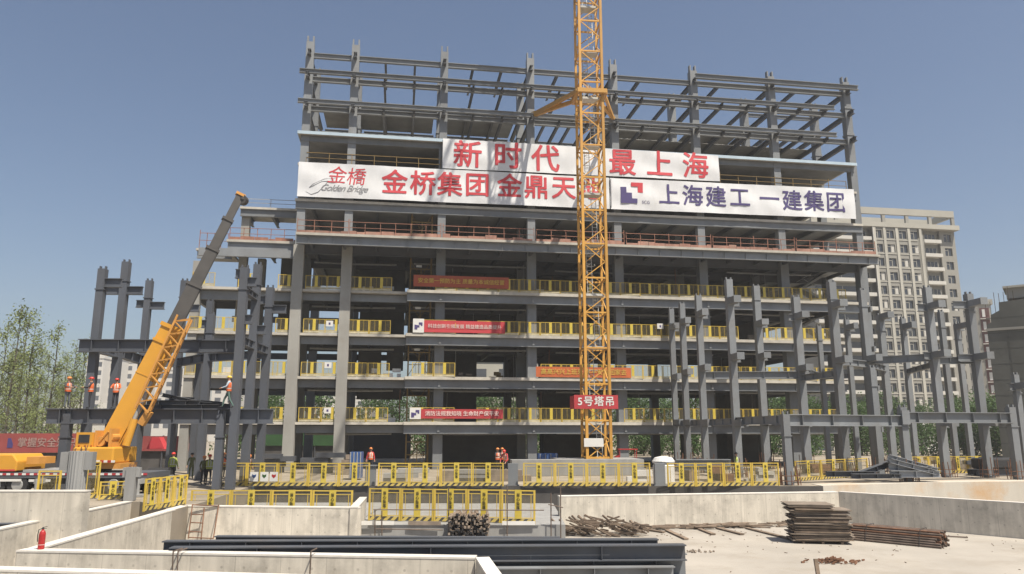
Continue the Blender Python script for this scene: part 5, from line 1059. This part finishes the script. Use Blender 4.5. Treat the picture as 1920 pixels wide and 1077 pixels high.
far_block('pale concrete building behind the recessed bay left of the crane', 832, 1015, 668, 125, 12, 'apt_light', 3.4, 3.6); far_block('white low house left of the boom, behind the poplars', 80, 113, 772, 110, 8, 'balcony', 3, 2.2); far_block('white low house behind the left frame columns', 162, 200, 782, 115, 8, 'balcony', 3, 2.2); far_block('white low building far behind the right-hand frame', 1560, 1650, 800, 130, 8, 'balcony', 3, 2.4); far_block('pale low building at the right behind the trees', 1735, 1765, 806, 130, 8, 'white', 3, 2.4)

# ------------------------------------------------------------------ hoardings
def hoarding(label, x0, x1, y0, y1, Y, m, text=None, tx=None):
    a = D(x0, y1, Y); c = D(x1, y0, Y); r = thing('site_hoarding', label, 'hoarding', (a.x, Y, 0), 0); w_ = c.x - a.x; b = MB(); b.box(0, w_, 0, .06, max(.02, a.z), c.z); b.build('panel', m, r)
    n = max(2, int(w_ / 3))
    for q in range(n + 1): b = MB(); b.box(w_ * q / n - .05, w_ * q / n + .05, .061, .2, 0, c.z + .05); b.build('post', 'steel_dark', r)
    b = MB(); b.box(0, w_, .25, .3, 0, max(.02, a.z) - .01); b.build('lower_panel', 'shade_and_panel', r) if a.z > .2 else None
    if text: lettering(text, (c.z - a.z) * .52, 'faded_ink', r, (D(tx, y0, Y).x - a.x, -.02, (a.z + c.z) / 2), align='LEFT', bold=.012)
    if text: b = MB(); q = D(20, y1, Y).x - a.x; h_ = c.z - a.z; b.prism([(q - .35, a.z + h_ * .25), (q + .1, a.z + h_ * .25), (q + .1, a.z + h_ * .45), (q - .1, a.z + h_ * .75), (q - .35, a.z + h_ * .75)], -.02, -.004); b.build('logo_mark', 'violet_ink', r)
    return r
M_['faded_ink'] = mat('faded_ink', (.36, .24, .21), .8)
M_['hoard_red'] = mat('faded_red_cloth', (0.270, 0.059, 0.054), .8, 0, .12, .6)
hoarding('long faded red slogan hoarding with pale characters behind the truck crane', -40, 150, 813, 849, 62, 'hoard_red', '掌握安全知识 共建平安工地', 35); hoarding('faded red hoarding with the bright red sheet, behind the left frame columns', 236, 372, 818, 846, 64, 'hoard_red')
P = D(288, 842, 61); Q = D(312, 820, 61); b = MB(); b.prism([(0, 0), (Q.x - P.x + .5, 0), (Q.x - P.x, Q.z - P.z), (.35, Q.z - P.z)], 0, .8); tag(b.build('red_sheet', 'red_cloth', None, (P.x - .3, 60.4, P.z)), 'bright red sheet hung on a rail between the left frame columns', 'sheet')
hoarding('green hoarding seen through the open ground floor at the left', 482, 646, 797, 836, 95, 'green_board'); hoarding('grey-blue glazed hoarding behind the ground floor, left of the hoist', 648, 770, 800, 866, 92, 'glass')
hoarding('dark grey boarding along the ground floor right of the hoist', 830, 985, 800, 868, 74, 'core')

# ------------------------------------------------------------------ trees
def leaf(b, c, s, mi=0):
    n = Vector((random.gauss(0, 1), random.gauss(0, 1), random.gauss(.3, 1))).normalized(); a = n.orthogonal().normalized(); d = n.cross(a); t = random.uniform(0, 6.28); u = a * cos(t) + d * sin(t); v = n.cross(u)
    b.add([c - u * s, c - v * s * .55, c + u * s, c + v * s * .55], [(0, 1, 2, 3)], mi)
def tree(kind, h, seed, name):
    random.seed(seed); r = thing(name, '', 'tree'); tk = MB(); cr = MB()
    if kind == 'poplar':
        tk.tube([(0, 0, 0), (.05, .03, h * .4), (-.05, .05, h * .75), (0, 0, h * .98)], [.11, .075, .035, .01], 7)
        for k in range(34):
            t = random.uniform(.12, .95); z = h * t; a = random.uniform(0, 6.28); L = (1.9 * (1 - t) + .5) * random.uniform(.6, 1.2); p = Vector((0, 0, z)); q = p + Vector((cos(a) * L * .75, sin(a) * L * .75, L * random.uniform(.45, .95)))
            mid = p.lerp(q, .5) + Vector((0, 0, -.08 * L)); tk.tube([p, mid, q], [.035, .022, .008], 5)
            for j in range(int(54 * random.uniform(.25, 1.3))):
                s = random.uniform(.15, 1.08); c = p.lerp(q, s) + Vector((random.gauss(0, .22), random.gauss(0, .22), random.gauss(0, .25))); leaf(cr, c, random.uniform(.05, .13))
        tk.build('trunk', 'bark', r); cr.build('crown', 'leaf_spring', r)
    else:
        tk.tube([(0, 0, 0), (.1, 0, h * .3), (.05, .1, h * .55), (0, 0, h * .85)], [.2, .15, .1, .03], 8); W_ = h * .30
        for k in range(46):
            a = random.uniform(0, 6.28); t = random.uniform(.32, .98); rr = W_ * math.sqrt(max(.05, 1 - ((t - .6) / .45) ** 2)) * random.uniform(.35, 1); c = Vector((cos(a) * rr, sin(a) * rr, h * t)); tk.tube([(0, 0, h * t * .75), c], [.045, .012], 4)
            cs = random.uniform(.35, .8)
            for j in range(62): leaf(cr, c + Vector((random.gauss(0, cs), random.gauss(0, cs), random.gauss(0, cs * .7))), random.uniform(.10, .22))
        tk.build('trunk', 'bark', r); cr.build('crown', 'leaf_dark', r)
    return r
def plant(protos, px, Y, ytop, label, group, h0, used=set()):
    k = random.randrange(len(protos)); pr = protos[k]; P = D(px, 800, Y); h = top_at(0, Y, ytop); s = h / h0; loc = Vector((P.x, Y, 0)); rz = random.uniform(0, 6.28)
    if k not in used: used.add(k); o = pr; o.location = loc; o.rotation_euler = (0, 0, rz); o['label'] = label; o['group'] = group
    else: o = dup(pr, loc, rz, label, group)
    w_ = s * random.uniform(.9, 1.15); o.scale = (w_, w_, s)
pop = [tree('poplar', 12, 21 + k, 'poplar_tree') for k in range(3)]; random.seed(40); us = set()
for i, (px, Y, yt) in enumerate(((12, 74, 565), (30, 82, 578), (44, 72, 600), (62, 86, 640), (90, 78, 604), (78, 92, 660), (112, 84, 655), (128, 76, 640), (146, 88, 632), (100, 95, 690), (52, 98, 680), (20, 100, 650), (-8, 84, 600), (135, 100, 690), (5, 92, 640), (66, 70, 690), (112, 72, 700), (28, 68, 690))):
    plant(pop, px, Y, yt, ['slender poplar with sparse spring leaves, %s' % s for s in ('tallest, at the left edge of the photo', 'second tallest near the left edge', 'just right of the tallest one', 'in the gap between the tall pair groups', 'tall one midway to the left frame', 'behind the tall midway one', 'left of the girder end', 'behind the leftmost worker', 'nearest the first tall frame column', 'low, far behind the leftmost worker', 'low and far back, near the left', 'far back at the left edge', 'cut by the left edge of the photo', 'low, behind the first frame column', 'far back, partly behind the tallest', 'low front one above the hoarding text', 'low front one beside the girder end', 'low front one above the hoarding emblem')][i], 'spring poplars at the left', 12, us)
den = [tree('dense', 9, 61 + k, 'leafy_tree') for k in range(3)]; us = set(); random.seed(44)
for i, (px, Y, yt) in enumerate(((1548, 108, 752), (1580, 118, 742), (1612, 104, 758), (1645, 122, 735), (1690, 112, 752), (1725, 106, 758), (1770, 120, 745), (1802, 108, 752), (1835, 116, 738), (1862, 104, 745), (1890, 110, 760))):
    plant(den, px, Y, yt, 'dense green tree behind the right-hand frame, %s' % ('leftmost', 'second from left', 'third from left', 'below the white balconies', 'fifth from left', 'sixth from left', 'below the right balconies', 'below the tower edge', 'below the red-panelled tower', 'left of the netted building', 'at the foot of the netted building')[i], 'dense trees at the right', 9, us)
for i, px in enumerate((486, 520, 600, 690, 735, 790, 850, 890, 930, 975, 1030, 1060, 1120, 1170, 1200, 1240, 1300, 1345, 1400, 1450, 1500)):
    plant(den, px, 112 + (i * 7) % 14, 728 + (i * 11) % 22, 'dense green tree seen through the open lower floors of the building, in the row beyond', 'row of trees behind the building', 9, us)

# ------------------------------------------------------------------ undergrowth beyond the site and goods on the floors
random.seed(77); bp_ = []
for k in range(2):
    r = thing('leafy_bush', '', 'bush'); tk = MB(); cr = MB(); tk.tube([(0, 0, 0), (.05, 0, .8), (0, 0, 2.2)], [.1, .08, .02], 6)
    for j in range(26):
        c = Vector((random.gauss(0, 1.5), random.gauss(0, .9), random.uniform(.3, 3.2))); tk.tube([(0, 0, .4), c], [.03, .01], 4)
        for q in range(55): leaf(cr, c + Vector((random.gauss(0, .55), random.gauss(0, .5), random.gauss(0, .4))), random.uniform(.10, .2))
    tk.build('stem', 'bark', r); cr.build('foliage', 'leaf_dark', r); bp_.append(r)
us = set()
for i, px in enumerate(range(470, 1900, 46)):
    plant(bp_, px + random.uniform(-8, 8), 100 + (i * 5) % 11, 786 + (i * 13) % 20, 'dark leafy bush in the undergrowth beyond the site, seen through the open ground floor' if px < 1240 else 'dark leafy bush in the undergrowth behind the right-hand bare columns', 'bushes beyond the site', 3.6, us)
def goods(label, px, py, v, w_, h_, m, kind='bag_pile', cat='materials', k=LV[0]):
    u, z = FU(px, py, v); r = thing(kind, label, cat, F(u, v, k), TH, 'goods on the open floors'); n = 0; random.seed(px)
    for q in range(6):
        a = -w_ / 2 + w_ * random.random() * .8; b = MB(); b.box(a, a + w_ * random.uniform(.15, .4), random.uniform(-.3, 0), random.uniform(.1, .5), 0 if q < 4 else h_ * .55, h_ * random.uniform(.4, .55) if q < 4 else h_ * random.uniform(.8, 1)); b.build('bundle', m, r)
    return r
for i, (px, py, v, w_, h_, m, k, wd) in enumerate(((690, 535, 3, 1.2, 1.0, 'white', 3, 'left'), (722, 535, 2.6, 2.4, 1.2, 'white', 3, 'right'), (700, 695, 2.5, 2.0, 1.0, 'white', 1, 'left'), (735, 697, 1.6, 2.0, 1.1, 'white', 1, 'right'), (1015, 540, 1.5, 1.6, .9, 'white', 3, 'near the crane'), (1370, 560, 3, 2.6, 1.3, 'ply', 3, 'behind the bare columns'), (860, 700, 2, 2.2, .7, 'ply', 1, 'in the recessed bay'), (925, 700, 3, 2.0, .9, 'brown_frame', 1, 'in the recessed bay, right'), (715, 785, 2, 2.0, .9, 'white', 0, 'above the blue bin'), (590, 785, 2, 1.6, .9, 'ply', 0, 'between the full-height columns'), (1400, 640, 2, 3, .9, 'ply', 2, 'behind the bare columns'), (1490, 560, 4, 2.4, 1.0, 'white', 3, 'at the right end'))):
    goods('%s pile of bundled goods on the %s floor, %s' % ({'white': 'white', 'ply': 'greyish', 'brown_frame': 'ochre'}[m], ORD[k], wd), px, py, v, w_, h_, m, k=LV[k])
for i, (px, py, k) in enumerate(((618, 607, 2), (615, 685, 1), (614, 770, 0), (1238, 612, 2))):
    u, z = FU(px, py, RV); left = u < 9; v = -.31 if left else RV - .06; u, z = FU(px, py, v); r = thing('safety_notice', 'small white notice hung on the %s-floor guardrail %s' % (ORD[k], 'between the full-height columns' if left else 'right of the crane mast'), 'notice', F(u, v, z - .25), TH, 'white notices on the floor guardrails'); b = MB(); b.box(-.3, .3, -.012, .012, 0, .5); b.build('panel', 'white', r); b = MB(); b.box(-.08, .08, -.018, -.0125, .14, .34); b.build('mark', 'violet_ink', r)

random.seed(91)
for k in range(4):
    for q in range(9):
        u = 10.5 + 4.4 * q + random.uniform(-1.5, 1.5); v = random.uniform(1.5, 8.0); hh = ([0] + LV)[k + 2] - LV[k] - .95; b = MB(); b.tube([(0, 0, .012), (0, 0, hh * .55)], .045, 6, 0); b.tube([(0, 0, hh * .55), (random.uniform(-.06, .06), 0, hh)], .034, 6, 0); b.box(-.12, .12, -.12, .12, 0, .012)
        tag(b.build('steel_prop', 'galv' if q % 3 else 'rust_rail', None, F(u, v, LV[k] + .022), TH), 'slim steel prop standing inside the %s open floor' % ORD[k], 'prop', 'props inside the open floors')
for k in range(5):
    for (u0, u1, v) in ((10.2, 21.5, 2.2), (24, 40, 3.4), (41, 50, 1.4), (1, 8.6, 3)):
        b = MB(); zz_ = ([0] + LV)[k + 1] - (1.0 if k < 4 else 1.3); b.tube([(u0, v, zz_), ((u0 + u1) / 2, v, zz_ - .05), (u1, v, zz_)], .09, 7); b.tube([(u0 + .5, v + .5, zz_ + .1), (u1 - 1, v + .5, zz_ + .08)], .06, 6); b.build('pipe_run', 'galv', bld)
def pile(label, px, py, Y, w_, h_, m, n, cat='materials', kind='material_pile', group='piles behind the site fence'):
    P = D(px, py, Y); r = thing(kind, label, cat, (P.x, Y, 0), random.uniform(-.1, .15), group)
    for q in range(n):
        a = random.uniform(-w_ / 2, w_ * .2); b = MB(); zq = h_ * q / n; b.box(a, a + w_ * random.uniform(.45, .8), random.uniform(-.2, .1), random.uniform(.4, .9), zq, zq + h_ / n * .92); b.build('layer', m, r)
for i, (px, Y, w_, h_, m, n, lb) in enumerate(((480, 60, 2.6, 1.5, 'steel_dark', 4, 'low dark pile of formwork at the building foot, left of the first full-height column'), (520, 61, 2.2, 1.3, 'steel_dark', 3, 'dark pile close to the first full-height column foot'), (590, 60, 3.2, 1.6, 'steel_dark', 4, 'long dark pile between the feet of the full-height columns'), (640, 58, 1.4, 1.5, 'ply', 4, 'greyish pile at the foot of the second full-height column'), (745, 49, 2.8, .9, 'galv', 3, 'pale pile of pipes and frames behind the fence below the hoist'), (862, 49.5, 2.6, .8, 'stub', 3, 'grey pile behind the fence left of the three workers'), (1345, 49.5, 1.5, 1.1, 'rust', 2, 'rust-red sheets behind the fence below the flat beam stack'), (1415, 49.5, 2.2, .9, 'apt_light', 4, 'pale boards behind the fence, left of the front column'), (1185, 49, 1.8, .8, 'white', 2, 'white sacks behind the fence near the red vehicle'), (1540, 55, 3.0, .9, 'rust', 3, 'rust-coloured pile between the right-hand column feet'), (1760, 62, 4.0, 1.2, 'ply', 4, 'pale board pile far behind the right fence'), (1840, 60, 3.6, 1.0, 'steel_dark', 3, 'dark pile left of the black covered bundle'))):
    pile(lb, px, 880, Y, w_, h_, m, n)
b = MB()
for q in range(170):
    x, y = random.uniform(3, 24), 39.5 - abs(random.gauss(0, 5.5)); w_ = random.uniform(.008, .032); a = random.uniform(0, 3.1)
    if x > 17.5 and y > 41.9 - (x - 17.7) * 1.14 - .6: continue
    b.bar((x, y, FLOOR + .012), (x + cos(a) * w_ * 4, y + sin(a) * w_ * 4, FLOOR + .014 + w_ * .3), w_, .02)
tag(b.build('litter', 'wood'), 'fine litter of chips and offcuts on the pale pit floor', 'litter', kind='stuff')

# ------------------------------------------------------------------ repeats named by their place in the row
WORDS = ['leftmost', 'second from the left', 'third from the left', 'fourth from the left', 'fifth from the left', 'sixth from the left', 'seventh from the left', 'eighth from the left', 'ninth from the left', 'tenth from the left', 'eleventh from the left', 'twelfth from the left', 'thirteenth from the left', 'fourteenth from the left', 'fifteenth from the left', 'sixteenth from the left', 'seventeenth from the left', 'eighteenth from the left', 'nineteenth from the left', 'twentieth from the left', 'rightmost']
same = {}
for o in COL.objects:
    if o.parent is None and o.get('label'): same.setdefault(o['label'], []).append(o)
SHORT = {'dark leafy bush in the undergrowth beyond the site, seen through the open ground floor': 'dark leafy bush seen through the open ground floor', 'dark leafy bush in the undergrowth behind the right-hand bare columns': 'dark leafy bush behind the right-hand bare columns', 'dense green tree seen through the open lower floors of the building, in the row beyond': 'dense green tree seen through the open lower floors',
         'pale plank lying along the lip of the concrete ledge under the lower fence': 'pale plank on the ledge lip under the lower fence', 'rusty starter bars clustered round the foot of a bare grey column on the right': 'rusty starter bars round a bare right-hand column foot', 'grey steel beam in the flat stack behind the fence, right of the white tank': 'grey beam of the flat stack behind the fence'}
for l, os_ in same.items():
    if len(os_) < 2: continue
    os_.sort(key=lambda o: o.location.x / max(1, o.location.y)); n = len(os_)
    for i, o in enumerate(os_): o['label'] = SHORT.get(l, l) + ', ' + ('rightmost' if i == n - 1 else WORDS[i])

# ------------------------------------------------------------------ haze
b = MB(); b.box(-420, 420, -60, 420, FLOOR - 1, 78)
o = b.build('haze', 'white'); o['kind'] = 'stuff'; o['label'] = 'thin pale haze filling the air'; o['category'] = 'haze'; hm = bpy.data.materials.new('haze'); hm.use_nodes = True; n = hm.node_tree.nodes; n.remove(n['Principled BSDF'])
pv = n.new('ShaderNodeVolumePrincipled'); pv.inputs['Color'].default_value = (.92, .91, .90, 1); pv.inputs['Density'].default_value = .0006; pv.inputs['Anisotropy'].default_value = .2
hm.node_tree.links.new(pv.outputs[0], n['Material Output'].inputs['Volume']); o.data.materials.clear(); o.data.materials.append(hm)
